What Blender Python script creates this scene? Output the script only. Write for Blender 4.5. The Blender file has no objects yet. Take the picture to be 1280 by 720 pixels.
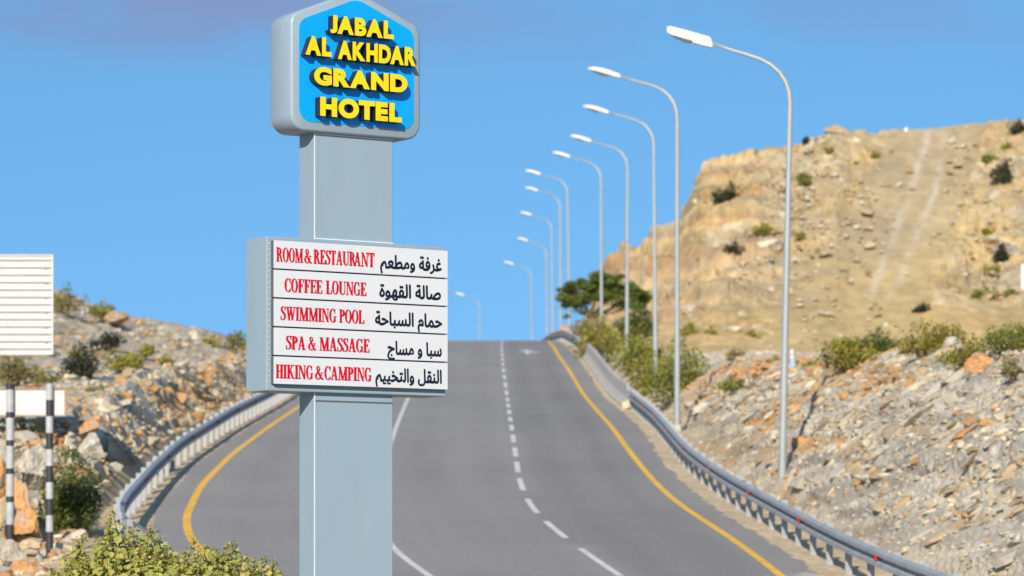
import bpy, math, random
import numpy as np
from mathutils import Vector, Matrix

random.seed(4)
SC = bpy.context.scene
COL = SC.collection
R = math.radians

# ------------------------------------------------------------------ camera, sky, sun, exposure
F = 4000.0          # focal length in photo pixels (1280 wide)
HZ = 700.0          # horizon row in photo pixels
cam = bpy.data.cameras.new('camera')
cam_o = bpy.data.objects.new('camera', cam); COL.objects.link(cam_o)
cam.sensor_width = 36.0
cam.lens = 36.0 * F / 1280.0
cam.shift_y = (HZ - 360.0) / 1280.0
cam.clip_start = 0.5; cam.clip_end = 20000
cam_o.location = (0, 0, 0); cam_o.rotation_euler = (R(90), 0, 0)
cam.dof.use_dof = True; cam.dof.focus_distance = 30.2; cam.dof.aperture_fstop = 2.8
SC.camera = cam_o

SUN_EL, SUN_AZ = 25.0, 12.0       # degrees; azimuth = left of straight behind the camera
world = bpy.data.worlds.new('World'); SC.world = world; world.use_nodes = True
wn, wl = world.node_tree.nodes, world.node_tree.links
wn.clear()
sky = wn.new('ShaderNodeTexSky'); sky.sky_type = 'NISHITA'; sky.sun_disc = False
sky.sun_elevation = R(SUN_EL); sky.sun_rotation = R(180 + SUN_AZ)
sky.altitude = 2000; sky.air_density = 1.0; sky.dust_density = 0.15; sky.ozone_density = 2.5
hsv = wn.new('ShaderNodeHueSaturation'); hsv.inputs['Saturation'].default_value = 1.18
hsv.inputs['Hue'].default_value = 0.49; hsv.inputs['Value'].default_value = 1.0
wl.new(sky.outputs[0], hsv.inputs['Color'])
tc = wn.new('ShaderNodeTexCoord')
# clear mountain air: the haze band of the model's horizon is pushed below the real one
vm = wn.new('ShaderNodeVectorMath'); vm.operation = 'MULTIPLY_ADD'
vm.inputs[1].default_value = (1, 1, 0.55); vm.inputs[2].default_value = (0, 0, 0.19)
wl.new(tc.outputs['Generated'], vm.inputs[0])
vn = wn.new('ShaderNodeVectorMath'); vn.operation = 'NORMALIZE'; wl.new(vm.outputs[0], vn.inputs[0])
wl.new(vn.outputs[0], sky.inputs['Vector'])
# thin grey cloud veil high on the left of the road, fixed to the sky directions
mp = wn.new('ShaderNodeMapping'); mp.inputs['Scale'].default_value = (9, 9, 26)
wl.new(tc.outputs['Generated'], mp.inputs[0])
nz = wn.new('ShaderNodeTexNoise'); nz.inputs['Scale'].default_value = 1.6; nz.inputs['Detail'].default_value = 5
nz.inputs['Roughness'].default_value = 0.45
wl.new(mp.outputs[0], nz.inputs['Vector'])
sx = wn.new('ShaderNodeSeparateXYZ'); wl.new(tc.outputs['Generated'], sx.inputs[0])
mr = wn.new('ShaderNodeMapRange'); mr.interpolation_type = 'SMOOTHSTEP'
mr.inputs['From Min'].default_value = 0.146; mr.inputs['From Max'].default_value = 0.172
wl.new(sx.outputs[2], mr.inputs['Value'])
cr = wn.new('ShaderNodeMapRange'); cr.interpolation_type = 'SMOOTHSTEP'
cr.inputs['From Min'].default_value = 0.36; cr.inputs['From Max'].default_value = 0.62
wl.new(nz.outputs[0], cr.inputs['Value'])
mu = wn.new('ShaderNodeMath'); mu.operation = 'MULTIPLY'
wl.new(mr.outputs[0], mu.inputs[0]); wl.new(cr.outputs[0], mu.inputs[1])
mu2 = wn.new('ShaderNodeMath'); mu2.operation = 'MULTIPLY'; mu2.inputs[1].default_value = 0.95
gx_ = wn.new('ShaderNodeMapRange'); gx_.interpolation_type = 'SMOOTHSTEP'
gx_.inputs['From Min'].default_value = 0.02; gx_.inputs['From Max'].default_value = -0.10
gx_.inputs['To Min'].default_value = 0.35; gx_.inputs['To Max'].default_value = 1.0
wl.new(sx.outputs[0], gx_.inputs['Value'])
mu3 = wn.new('ShaderNodeMath'); mu3.operation = 'MULTIPLY'
wl.new(mu.outputs[0], mu3.inputs[0]); wl.new(gx_.outputs[0], mu3.inputs[1])
wl.new(mu3.outputs[0], mu2.inputs[0])
mx = wn.new('ShaderNodeMix'); mx.data_type = 'RGBA'
CLOUD = mx.inputs[7]
CLOUD.default_value = (1.7, 2.2, 3.9, 1)
wl.new(mu2.outputs[0], mx.inputs[0]); wl.new(hsv.outputs[0], mx.inputs[6])
bg = wn.new('ShaderNodeBackground'); bg.inputs['Strength'].default_value = 0.11
wl.new(mx.outputs[2], bg.inputs['Color'])
out = wn.new('ShaderNodeOutputWorld'); wl.new(bg.outputs[0], out.inputs[0])

sun = bpy.data.lights.new('sun', 'SUN'); sun.energy = 4.2; sun.angle = R(0.5); sun.color = (1.0, 0.9, 0.76)
sun_o = bpy.data.objects.new('sun', sun); COL.objects.link(sun_o)
sdir = Vector((-math.sin(R(SUN_AZ)) * math.cos(R(SUN_EL)), -math.cos(R(SUN_AZ)) * math.cos(R(SUN_EL)), math.sin(R(SUN_EL))))
sun_o.rotation_euler = (-sdir).to_track_quat('-Z', 'Y').to_euler()
sun_o.location = sdir * 200
SC.view_settings.view_transform = 'Standard'; SC.view_settings.look = 'None'
SC.view_settings.gamma = 1.0; SC.view_settings.exposure = 0.36
SC.view_settings.use_curve_mapping = False
SC.render.engine = 'CYCLES'

# ------------------------------------------------------------------ noise in numpy
def _h(ix, iy, iz, seed):
    ix = ix.astype(np.int64); iy = iy.astype(np.int64); iz = iz.astype(np.int64)
    n = (ix * 374761393 + iy * 668265263 + iz * 2147483647 + seed * 974634777) & 0xffffffff
    n = ((n ^ (n >> 13)) * 1274126177) & 0xffffffff
    n = ((n ^ (n >> 16)) * 2246822519) & 0xffffffff
    n = n ^ (n >> 15)
    return (n & 0xffffff) / float(0xffffff)
def vnoise(x, y, seed=0):
    x = np.asarray(x, float); y = np.asarray(y, float)
    ix = np.floor(x); iy = np.floor(y); fx = x - ix; fy = y - iy
    fx = fx * fx * (3 - 2 * fx); fy = fy * fy * (3 - 2 * fy); z = np.zeros_like(ix)
    a = _h(ix, iy, z, seed); b = _h(ix + 1, iy, z, seed); c = _h(ix, iy + 1, z, seed); d = _h(ix + 1, iy + 1, z, seed)
    return (a * (1 - fx) + b * fx) * (1 - fy) + (c * (1 - fx) + d * fx) * fy
def fbm(x, y, oct=4, seed=0, gain=0.5):
    s = 0; a = 1; t = 0
    for k in range(oct):
        s = s + a * vnoise(x * 2 ** k + 17.3 * k, y * 2 ** k - 9.1 * k, seed + k); t += a; a *= gain
    return s / t
def worley(x, y, seed=0):
    """F1, F2 and two random values of the nearest cell"""
    ix = np.floor(x); iy = np.floor(y); z = np.zeros_like(ix)
    f1 = np.full(x.shape, 9.0); f2 = np.full(x.shape, 9.0); r1 = np.zeros(x.shape); r2 = np.zeros(x.shape)
    gx = np.zeros(x.shape); gy = np.zeros(x.shape)
    for dx in (-1, 0, 1):
        for dy in (-1, 0, 1):
            cx = ix + dx; cy = iy + dy
            px = cx + _h(cx, cy, z, seed); py = cy + _h(cx, cy, z, seed + 7)
            d = np.hypot(px - x, py - y)
            near = d < f1
            f2 = np.where(near, f1, np.minimum(f2, d))
            r1 = np.where(near, _h(cx, cy, z, seed + 13), r1); r2 = np.where(near, _h(cx, cy, z, seed + 29), r2)
            gx = np.where(near, x - px, gx); gy = np.where(near, y - py, gy)
            f1 = np.where(near, d, f1)
    return f1, f2, r1, r2, gx, gy
def sstep(a, b, x):
    t = np.clip((np.asarray(x, float) - a) / (b - a), 0, 1); return t * t * (3 - 2 * t)

# ------------------------------------------------------------------ materials
def newmat(name):
    m = bpy.data.materials.new(name); m.use_nodes = True
    nt = m.node_tree; b = nt.nodes['Principled BSDF']
    return m, nt, b
def paint(name, col, rough=0.5, metal=0.0, var=0.08, scale=3.0, bump=0.0, spec=0.5, coat=0.0, dirt=None, stretch=(1, 1, 1)):
    m, nt, b = newmat(name)
    N, L = nt.nodes, nt.links
    tc = N.new('ShaderNodeTexCoord'); mp = N.new('ShaderNodeMapping'); mp.inputs['Scale'].default_value = stretch
    L.new(tc.outputs['Object'], mp.inputs[0])
    n1 = N.new('ShaderNodeTexNoise'); n1.inputs['Scale'].default_value = scale; n1.inputs['Detail'].default_value = 6
    n1.inputs['Roughness'].default_value = 0.6
    L.new(mp.outputs[0], n1.inputs['Vector'])
    r = N.new('ShaderNodeMapRange'); r.inputs['From Min'].default_value = 0.3; r.inputs['From Max'].default_value = 0.7
    r.inputs['To Min'].default_value = 1 - var; r.inputs['To Max'].default_value = 1 + var
    L.new(n1.outputs[0], r.inputs['Value'])
    v = N.new('ShaderNodeVectorMath'); v.operation = 'SCALE'; v.inputs[0].default_value = col[:3]
    L.new(r.outputs[0], v.inputs['Scale'])
    src = v.outputs[0]
    if dirt:
        n2 = N.new('ShaderNodeTexNoise'); n2.inputs['Scale'].default_value = scale * 2.3; n2.inputs['Detail'].default_value = 8
        L.new(mp.outputs[0], n2.inputs['Vector'])
        r2 = N.new('ShaderNodeMapRange'); r2.inputs['From Min'].default_value = 0.55; r2.inputs['From Max'].default_value = 0.75
        r2.inputs['To Max'].default_value = dirt[3]
        L.new(n2.outputs[0], r2.inputs['Value'])
        mx = N.new('ShaderNodeMix'); mx.data_type = 'RGBA'; mx.inputs[7].default_value = (*dirt[:3], 1)
        L.new(r2.outputs[0], mx.inputs[0]); L.new(src, mx.inputs[6]); src = mx.outputs[2]
    L.new(src, b.inputs['Base Color'])
    b.inputs['Roughness'].default_value = rough; b.inputs['Metallic'].default_value = metal
    b.inputs['Specular IOR Level'].default_value = spec
    if coat: b.inputs['Coat Weight'].default_value = coat
    if bump:
        bp = N.new('ShaderNodeBump'); bp.inputs['Strength'].default_value = bump; bp.inputs['Distance'].default_value = 0.02
        L.new(n1.outputs[0], bp.inputs['Height']); L.new(bp.outputs[0], b.inputs['Normal'])
    return m
def vcol_mat(name, rough=0.9, scale=6.0, var=0.22, bump=0.5, bdist=0.06):
    m, nt, b = newmat(name); N, L = nt.nodes, nt.links
    a = N.new('ShaderNodeAttribute'); a.attribute_name = 'tint'
    tc = N.new('ShaderNodeTexCoord')
    n1 = N.new('ShaderNodeTexNoise'); n1.inputs['Scale'].default_value = scale; n1.inputs['Detail'].default_value = 8
    n1.inputs['Roughness'].default_value = 0.65
    L.new(tc.outputs['Object'], n1.inputs['Vector'])
    r = N.new('ShaderNodeMapRange'); r.inputs['From Min'].default_value = 0.3; r.inputs['From Max'].default_value = 0.7
    r.inputs['To Min'].default_value = 1 - var; r.inputs['To Max'].default_value = 1 + var
    L.new(n1.outputs[0], r.inputs['Value'])
    v = N.new('ShaderNodeVectorMath'); v.operation = 'SCALE'
    L.new(a.outputs['Color'], v.inputs[0]); L.new(r.outputs[0], v.inputs['Scale'])
    L.new(v.outputs[0], b.inputs['Base Color'])
    b.inputs['Roughness'].default_value = rough; b.inputs['Specular IOR Level'].default_value = 0.2
    bp = N.new('ShaderNodeBump'); bp.inputs['Strength'].default_value = bump; bp.inputs['Distance'].default_value = bdist
    L.new(n1.outputs[0], bp.inputs['Height']); L.new(bp.outputs[0], b.inputs['Normal'])
    return m
def leaf_mat(name, trans=0.42):
    m, nt, b = newmat(name); N, L = nt.nodes, nt.links
    a = N.new('ShaderNodeAttribute'); a.attribute_name = 'tint'
    L.new(a.outputs['Color'], b.inputs['Base Color']); b.inputs['Roughness'].default_value = 0.6
    b.inputs['Specular IOR Level'].default_value = 0.25
    t = N.new('ShaderNodeBsdfTranslucent'); L.new(a.outputs['Color'], t.inputs['Color'])
    mx = N.new('ShaderNodeMixShader'); mx.inputs[0].default_value = trans
    L.new(b.outputs[0], mx.inputs[1]); L.new(t.outputs[0], mx.inputs[2])
    L.new(mx.outputs[0], N['Material Output'].inputs[0])
    return m
M = {}
M['cladding'] = paint('grey_blue_cladding', (0.285, 0.38, 0.45), rough=0.38, var=0.05, scale=0.9, stretch=(1.6, 1.6, .5), spec=0.5, dirt=(0.33, 0.36, 0.36, 0.22))  # broad soft tone variation paints in faint reflections; dirt mottling on top
M['glint_rivet'] = paint('edge_glint_and_rivet', (0.72, 0.75, 0.76), rough=0.3, var=0.05)  # pale colour of the painted sun glints on column edges, and of the rivets
M['blue'] = paint('sign_blue', (0.0, 0.36, 0.93), rough=0.35, var=0.02, dirt=(0.02, 0.33, 0.8, 0.25))
M['yellow'] = paint('letter_yellow', (0.93, 0.66, 0.0), rough=0.4, var=0.02)
M['letter_side'] = paint('letter_dark_side', (0.012, 0.014, 0.022), rough=0.5, var=0.1)
M['white_strip'] = paint('white_acrylic', (0.66, 0.68, 0.70), rough=0.25, var=0.015, scale=2)
M['strip_side'] = paint('strip_grey_side', (0.10, 0.11, 0.12), rough=0.5)
M['red'] = paint('red_vinyl', (0.58, 0.003, 0.022), rough=0.6, var=0.03, spec=0.2)
M['ink'] = paint('dark_blue_vinyl', (0.006, 0.014, 0.032), rough=0.6, var=0.03, spec=0.2)
M['asphalt'] = None
M['ylw_paint'] = paint('road_paint_yellow', (0.86, 0.50, 0.05), rough=0.7, var=0.14, scale=1.5, dirt=(0.4, 0.27, 0.08, 0.5))
M['wht_paint'] = paint('road_paint_white', (0.66, 0.66, 0.64), rough=0.7, var=0.14, scale=1.5, dirt=(0.32, 0.31, 0.30, 0.6))
M['galv'] = paint('galvanised_steel', (0.37, 0.40, 0.42), rough=0.5, metal=0.15, var=0.16, scale=2.5, dirt=(0.3, 0.3, 0.29, 0.5))
M['galv_post'] = paint('galvanised_post', (0.33, 0.355, 0.37), rough=0.55, metal=0.15, var=0.18, scale=4, dirt=(0.2, 0.18, 0.15, 0.5))
M['pole'] = paint('lamp_pole_paint', (0.36, 0.39, 0.39), rough=0.4, metal=0.15, var=0.08, scale=1.2)
M['head'] = paint('lamp_head_white', (0.80, 0.80, 0.78), rough=0.4, var=0.03)
M['lens'] = paint('lamp_lens_smoked', (0.16, 0.15, 0.13), rough=0.2, var=0.05)
M['concrete'] = paint('barrier_concrete', (0.50, 0.48, 0.43), rough=0.85, var=0.16, scale=1.4, bump=0.25, dirt=(0.27, 0.25, 0.22, 0.6))
M['board'] = paint('white_board', (0.60, 0.59, 0.57), rough=0.5, var=0.04, dirt=(0.5, 0.42, 0.33, 0.35))
M['board_rib'] = paint('board_rib_grey', (0.22, 0.22, 0.21), rough=0.5, metal=0.2)
M['frame_tan'] = paint('weathered_frame', (0.30, 0.24, 0.16), rough=0.7, var=0.2)
M['rust'] = paint('rusty_edge', (0.36, 0.13, 0.04), rough=0.8, var=0.3, scale=9)
M['blk_paint'] = paint('post_black', (0.035, 0.035, 0.037), rough=0.6, var=0.3)
M['wht_post'] = paint('post_white', (0.44, 0.45, 0.45), rough=0.55, var=0.15, scale=8, dirt=(0.3, 0.3, 0.3, 0.6))
M['reflector'] = paint('red_reflector', (0.55, 0.012, 0.018), rough=0.4)
M['orange'] = paint('orange_plastic', (0.80, 0.25, 0.03), rough=0.5)
M['light_blue'] = paint('light_blue_paint', (0.25, 0.52, 0.80), rough=0.5)
M['rock'] = vcol_mat('rock_face', scale=5.0, var=0.25, bump=0.7, bdist=0.08)
M['boulder'] = vcol_mat('loose_rock', scale=7.0, var=0.2, bump=0.5, bdist=0.05)
M['earth'] = vcol_mat('hill_earth', scale=1.2, var=0.14, bump=0.5, bdist=0.15)
M['leaf'] = leaf_mat('leaves')
M['bark'] = paint('bark', (0.13, 0.10, 0.07), rough=0.9, var=0.3, scale=6, bump=0.4)

def asphalt():
    m, nt, b = newmat('asphalt'); N, L = nt.nodes, nt.links
    uv = N.new('ShaderNodeUVMap'); uv.uv_map = 'road'
    tc = N.new('ShaderNodeTexCoord')
    def noise(src, scale, stretch, detail=5):
        mp = N.new('ShaderNodeMapping'); mp.inputs['Scale'].default_value = stretch; L.new(src, mp.inputs[0])
        n = N.new('ShaderNodeTexNoise'); n.inputs['Scale'].default_value = scale; n.inputs['Detail'].default_value = detail
        L.new(mp.outputs[0], n.inputs['Vector']); return n.outputs[0]
    def rng(src, a, c, lo, hi):
        r = N.new('ShaderNodeMapRange'); r.inputs['From Min'].default_value = a; r.inputs['From Max'].default_value = c
        r.inputs['To Min'].default_value = lo; r.inputs['To Max'].default_value = hi; L.new(src, r.inputs['Value']); return r.outputs[0]
    def mul(a, c):
        k = N.new('ShaderNodeMath'); k.operation = 'MULTIPLY'; L.new(a, k.inputs[0]); L.new(c, k.inputs[1]); return k.outputs[0]
    streak = rng(noise(uv.outputs[0], 1.0, (1.1, 0.035, 1)), 0.3, 0.7, 0.95, 1.05)
    patch = rng(noise(tc.outputs['Object'], 0.16, (1, 1, 1), 3), 0.3, 0.7, 0.95, 1.05)
    grain = rng(noise(tc.outputs['Object'], 14.0, (1, 1, 1), 6), 0.3, 0.7, 0.86, 1.14)
    at = N.new('ShaderNodeAttribute'); at.attribute_name = 'wear'
    v = mul(mul(streak, patch), mul(grain, at.outputs['Fac']))
    s = N.new('ShaderNodeVectorMath'); s.operation = 'SCALE'; s.inputs[0].default_value = (0.285, 0.275, 0.26)
    L.new(v, s.inputs['Scale']); L.new(s.outputs[0], b.inputs['Base Color'])
    b.inputs['Roughness'].default_value = 0.9; b.inputs['Specular IOR Level'].default_value = 0.25
    bp = N.new('ShaderNodeBump'); bp.inputs['Strength'].default_value = 0.3; bp.inputs['Distance'].default_value = 0.01
    L.new(noise(tc.outputs['Object'], 30, (1, 1, 1), 4), bp.inputs['Height']); L.new(bp.outputs[0], b.inputs['Normal'])
    return m
M['asphalt'] = asphalt()

# ------------------------------------------------------------------ mesh helpers
def mesh_np(name, V, Fc, mats, parent=None, tint=None, smooth=False, midx=None, loc=None, uv=None, uvname='road', wear=None):
    me = bpy.data.meshes.new(name)
    V = np.asarray(V, float)
    me.from_pydata(V.tolist(), [], [list(map(int, f)) for f in Fc] if not isinstance(Fc, np.ndarray) else Fc.tolist())
    for m in (mats if isinstance(mats, (list, tuple)) else [mats]): me.materials.append(m)
    if midx is not None: me.polygons.foreach_set('material_index', np.asarray(midx, dtype=np.int32))
    if tint is not None:
        a = me.attributes.new('tint', 'FLOAT_COLOR', 'POINT')
        c = np.ones((len(V), 4), dtype=np.float32); c[:, :3] = tint; a.data.foreach_set('color', c.ravel())
    if wear is not None:
        a = me.attributes.new('wear', 'FLOAT', 'POINT'); a.data.foreach_set('value', np.asarray(wear, dtype=np.float32).ravel())
    if uv is not None:
        l = me.uv_layers.new(name=uvname)
        idx = np.zeros(len(me.loops), dtype=np.int32); me.loops.foreach_get('vertex_index', idx)
        l.data.foreach_set('uv', np.asarray(uv, dtype=np.float32)[idx].ravel())
    if smooth: me.polygons.foreach_set('use_smooth', [True] * len(me.polygons))
    me.update()
    o = bpy.data.objects.new(name, me); COL.objects.link(o)
    if parent: o.parent = parent
    if loc is not None: o.location = loc
    return o
class MB:
    def __init__(s): s.v = []; s.f = []; s.m = []
    def add(s, V, Fc, mi=0):
        n = len(s.v); s.v += [tuple(map(float, p)) for p in V]; s.f += [[n + i for i in f] for f in Fc]; s.m += [mi] * len(Fc)
    def box(s, x0, y0, z0, x1, y1, z1, mi=0, bev=0.0):
        if bev <= 0:
            V = [(x0, y0, z0), (x1, y0, z0), (x1, y1, z0), (x0, y1, z0), (x0, y0, z1), (x1, y0, z1), (x1, y1, z1), (x0, y1, z1)]
            s.add(V, [(0, 3, 2, 1), (4, 5, 6, 7), (0, 1, 5, 4), (1, 2, 6, 5), (2, 3, 7, 6), (3, 0, 4, 7)], mi)
        else:
            import bmesh
            bm = bmesh.new(); bmesh.ops.create_cube(bm, size=1.0)
            for v in bm.verts:
                v.co = Vector(((x0 + x1) / 2 + v.co.x * (x1 - x0), (y0 + y1) / 2 + v.co.y * (y1 - y0), (z0 + z1) / 2 + v.co.z * (z1 - z0)))
            bmesh.ops.bevel(bm, geom=bm.edges[:] , offset=bev, segments=2, affect='EDGES', profile=0.5)
            bm.verts.index_update(); s.add([v.co[:] for v in bm.verts], [[v.index for v in f.verts] for f in bm.faces], mi); bm.free()
    def tube(s, pts, rad, n=10, mi=0, cap=True):
        pts = [Vector(p) for p in pts]
        rads = rad if isinstance(rad, (list, tuple)) else [rad] * len(pts)
        base = len(s.v); prev = None
        for i, p in enumerate(pts):
            t = (pts[min(i + 1, len(pts) - 1)] - pts[max(i - 1, 0)]).normalized()
            if prev is None:
                a = t.orthogonal().normalized()
            else:
                a = (prev - t * prev.dot(t)).normalized()
            prev = a; b = t.cross(a)
            for k in range(n):
                an = 2 * math.pi * k / n
                s.v.append(tuple(p + (a * math.cos(an) + b * math.sin(an)) * rads[i]))
        for i in range(len(pts) - 1):
            for k in range(n):
                q = base + i * n
                s.f.append([q + k, q + (k + 1) % n, q + n + (k + 1) % n, q + n + k]); s.m.append(mi)
        if cap:
            s.f.append([base + k for k in range(n)][::-1]); s.m.append(mi)
            q = base + (len(pts) - 1) * n; s.f.append([q + k for k in range(n)]); s.m.append(mi)
    def sweep(s, rings, closed=True, mi=0, caps=True):
        base = len(s.v); n = len(rings[0])
        for r in rings: s.v += [tuple(map(float, p)) for p in r]
        for i in range(len(rings) - 1):
            for k in range(n if closed else n - 1):
                q = base + i * n; s.f.append([q + k, q + (k + 1) % n, q + n + (k + 1) % n, q + n + k]); s.m.append(mi)
        if caps and closed:
            s.f.append([base + k for k in range(n)][::-1]); s.m.append(mi)
            q = base + (len(rings) - 1) * n; s.f.append([q + k for k in range(n)]); s.m.append(mi)
    def build(s, name, mats, parent=None, smooth=False, loc=None):
        return mesh_np(name, s.v, s.f, mats, parent, smooth=smooth, midx=s.m, loc=loc)
def thing(name, label, cat, loc=(0, 0, 0), rz=0.0, group=None):
    o = bpy.data.objects.new(name, None); COL.objects.link(o); o.location = loc; o.rotation_euler = (0, 0, rz)
    o.empty_display_size = 0.3
    return tag(o, label, cat, group)
def tag(o, label, cat, group=None):
    o['label'] = label; o['category'] = cat
    if group: o['group'] = group
    return o
def struct(o, kind='structure'):
    o['kind'] = kind; return o
def smooth_by_angle(o, ang=40):
    me = o.data
    me.polygons.foreach_set('use_smooth', [True] * len(me.polygons))
    try: me.set_sharp_from_angle(angle=R(ang))
    except Exception: pass

# ------------------------------------------------------------------ plan and profile of the road
def curve(tab, sm=3.0):
    xs = np.array([t[0] for t in tab], float); ys = np.array([t[1] for t in tab], float)
    g = np.arange(xs[0] - 30, xs[-1] + 30, 0.5)
    v = np.interp(g, xs, ys)
    lo = (ys[1] - ys[0]) / (xs[1] - xs[0]); hi = (ys[-1] - ys[-2]) / (xs[-1] - xs[-2])
    v = np.where(g < xs[0], ys[0] + (g - xs[0]) * lo, v); v = np.where(g > xs[-1], ys[-1] + (g - xs[-1]) * hi, v)
    k = np.exp(-0.5 * (np.arange(-40, 41) * 0.5 / sm) ** 2); k /= k.sum()
    vv = np.convolve(np.pad(v, 40, mode='edge'), k, mode='valid')
    return lambda q: np.interp(q, g, vv)
zroad = curve([(40, -1.75), (46, -1.62), (52, -1.3), (57, -.85), (62, -.3), (68, .28), (75, .95), (81, 1.5), (87, 2.15), (98, 3.3), (109, 4.42), (126, 5.9),
               (142, 7.3), (166, 10.0), (195, 13.0), (223, 15.3), (237, 16.25), (252, 17.1), (280, 18.3), (310, 18.9), (340, 19.0), (370, 18.7), (420, 17.5)], 3.0)
yelR = curve([(62, 5.22), (66.5, 5.0), (72, 4.68), (77.5, 4.27), (87, 3.83), (100, 3.58), (122, 3.37), (142, 3.2), (166, 2.85), (180, 2.64), (200, 2.5),
              (223, 2.55), (240, 2.6), (260, 2.1), (300, 1.5), (340, 0.0), (400, -6)], 3.0)
dashX = curve([(62, 2.1), (64.5, 1.77), (72.5, .92), (79, .45), (87, .2), (109, 0), (142, -.23), (166, -.46), (195, -.63), (235, -.72), (260, -1.3), (300, -2), (400, -9.5)], 2.5)
solidX = curve([(62, -1.6), (67, -2.5), (75, -3.2), (87, -3.6), (109.5, -4.0), (138, -4.5), (166, -4.75), (195, -4.9), (235, -5.1), (260, -5.6), (300, -6.2), (400, -13.5)], 2.5)
yelL = curve([(62, -5.2), (66, -6.3), (69, -6.9), (71.5, -7.25), (76, -7.75), (85, -8.3), (97, -8.5), (108, -8.45), (128, -8.6), (166, -8.9), (195, -9.1), (235, -9.3),
              (260, -9.7), (300, -10.3), (400, -18)], 1.8)
railR = curve([(50, 8.2), (55, 7.6), (58.5, 7.05), (62, 6.55), (71, 5.97), (81, 5.4), (90, 4.98), (109, 4.9), (127, 4.75), (145, 4.45), (178, 4.1), (200, 3.75),
               (235, 3.6), (260, 2.9), (290, 2.2), (340, .9), (400, -4.5)], 3.0)
railL = curve([(63.2, -7.0), (64.5, -7.55), (66, -8.05), (68, -8.42), (71, -8.75), (74, -8.97), (83, -9.44), (93, -9.72), (104, -9.68), (126, -9.75), (160, -10), (235, -10.6), (300, -11.5), (400, -19)], 1.2)
aspR = lambda y: np.minimum(yelR(y) + 1.0 + .7 * sstep(95, 125, y), railR(y) - 0.22)
aspL = lambda y: np.maximum(yelL(y) - 1.0, railL(y) + 0.28)

NEAR = 62.0
def ext_path():
    """centre of the road nearer than NEAR: it swings away to the right"""
    c = np.array([(float(dashX(NEAR)) + float(solidX(NEAR))) / 2, NEAR]); h = math.atan2(-(float(dashX(NEAR)) - float(dashX(NEAR + 2))) / 2, -1.0)
    d = np.array([0.16, -1.0]); d /= np.linalg.norm(d); P = [(c.copy(), d.copy())]
    for i in range(90):
        s = i * 1.0
        turn = R(1.9) if i < 40 else 0.0
        ca, sa = math.cos(turn), math.sin(turn); d = np.array([d[0] * ca - d[1] * sa, d[0] * sa + d[1] * ca])
        c = c + d * 1.0; P.append((c.copy(), d.copy()))
    return P
EXT = ext_path()
def zext(i):
    return float(zroad(NEAR)) - 1.25 * float(sstep(0, 14, i)) - 0.35 * float(sstep(0, 4, i))*0
def line_pts(fx, y0, y1, step=0.5, off=0.0, extend=0):
    """list of (x, y, z, nx, ny): a line on the road running away from the camera; extend adds the near swing"""
    out = []
    if extend:
        c0 = (float(dashX(NEAR)) + float(solidX(NEAR))) / 2; o = float(fx(NEAR)) + off - c0
        for i in range(extend, 0, -1):
            c, d = EXT[i]; n = np.array([-d[1], d[0]])      # to the right when looking away from the camera
            out.append((c[0] + n[0] * o, c[1] + n[1] * o, zext(i), n[0], n[1]))
    ys = np.arange(y0, y1 + 1e-6, step)
    for y in ys:
        x = float(fx(y)) + off; dx = (float(fx(y + .5)) - float(fx(y - .5))); l = math.hypot(dx, 1)
        out.append((x, y, float(zroad(y)), 1 / l, -dx / l))
    return out

# ------------------------------------------------------------------ ground sheet to the horizon
def build_ground():
    xs = np.concatenate([[-6000, -3000, -1500, -700, -350, -200, -120], np.arange(-80, 81, 4), [120, 200, 350, 700, 1500, 3000, 6000]])
    ys = np.concatenate([[-6000, -3000, -1200, -500, -200, -100, -50, -20], np.arange(0, 440, 4), [460, 520, 620, 800, 1200, 2500, 6000, 9000]])
    X, Y = np.meshgrid(xs, ys)
    zr = zroad(np.clip(Y, 62, 420)) - 0.45 - 1.3 * sstep(70, 110, Y)
    z = np.where(Y < 62, np.interp(Y, [0, 30, 50, 58, 62], [-1.75, -1.8, -2.1, -1.9, -0.95]), zr)
    z = z - 7.0 * sstep(14, 45, np.abs(X)) * sstep(66, 120, Y)
    z = z - 14 * sstep(430, 1500, Y)
    z = z + (fbm(X * .11, Y * .11, 4, 3) - .5) * 0.25 * (Y < 56) 
    n, m = X.shape
    V = np.stack([X, Y, z], -1).reshape(-1, 3)
    i = np.arange(n * m).reshape(n, m)
    Fq = np.stack([i[:-1, :-1], i[:-1, 1:], i[1:, 1:], i[1:, :-1]], -1).reshape(-1, 4)
    t = np.array([.36, .28, .19]) * (0.85 + .3 * fbm(X * .2, Y * .2, 4, 9))[..., None]
    struct(mesh_np('ground', V, Fq, M['earth'], tint=t.reshape(-1, 3), smooth=True))
build_ground()

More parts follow.
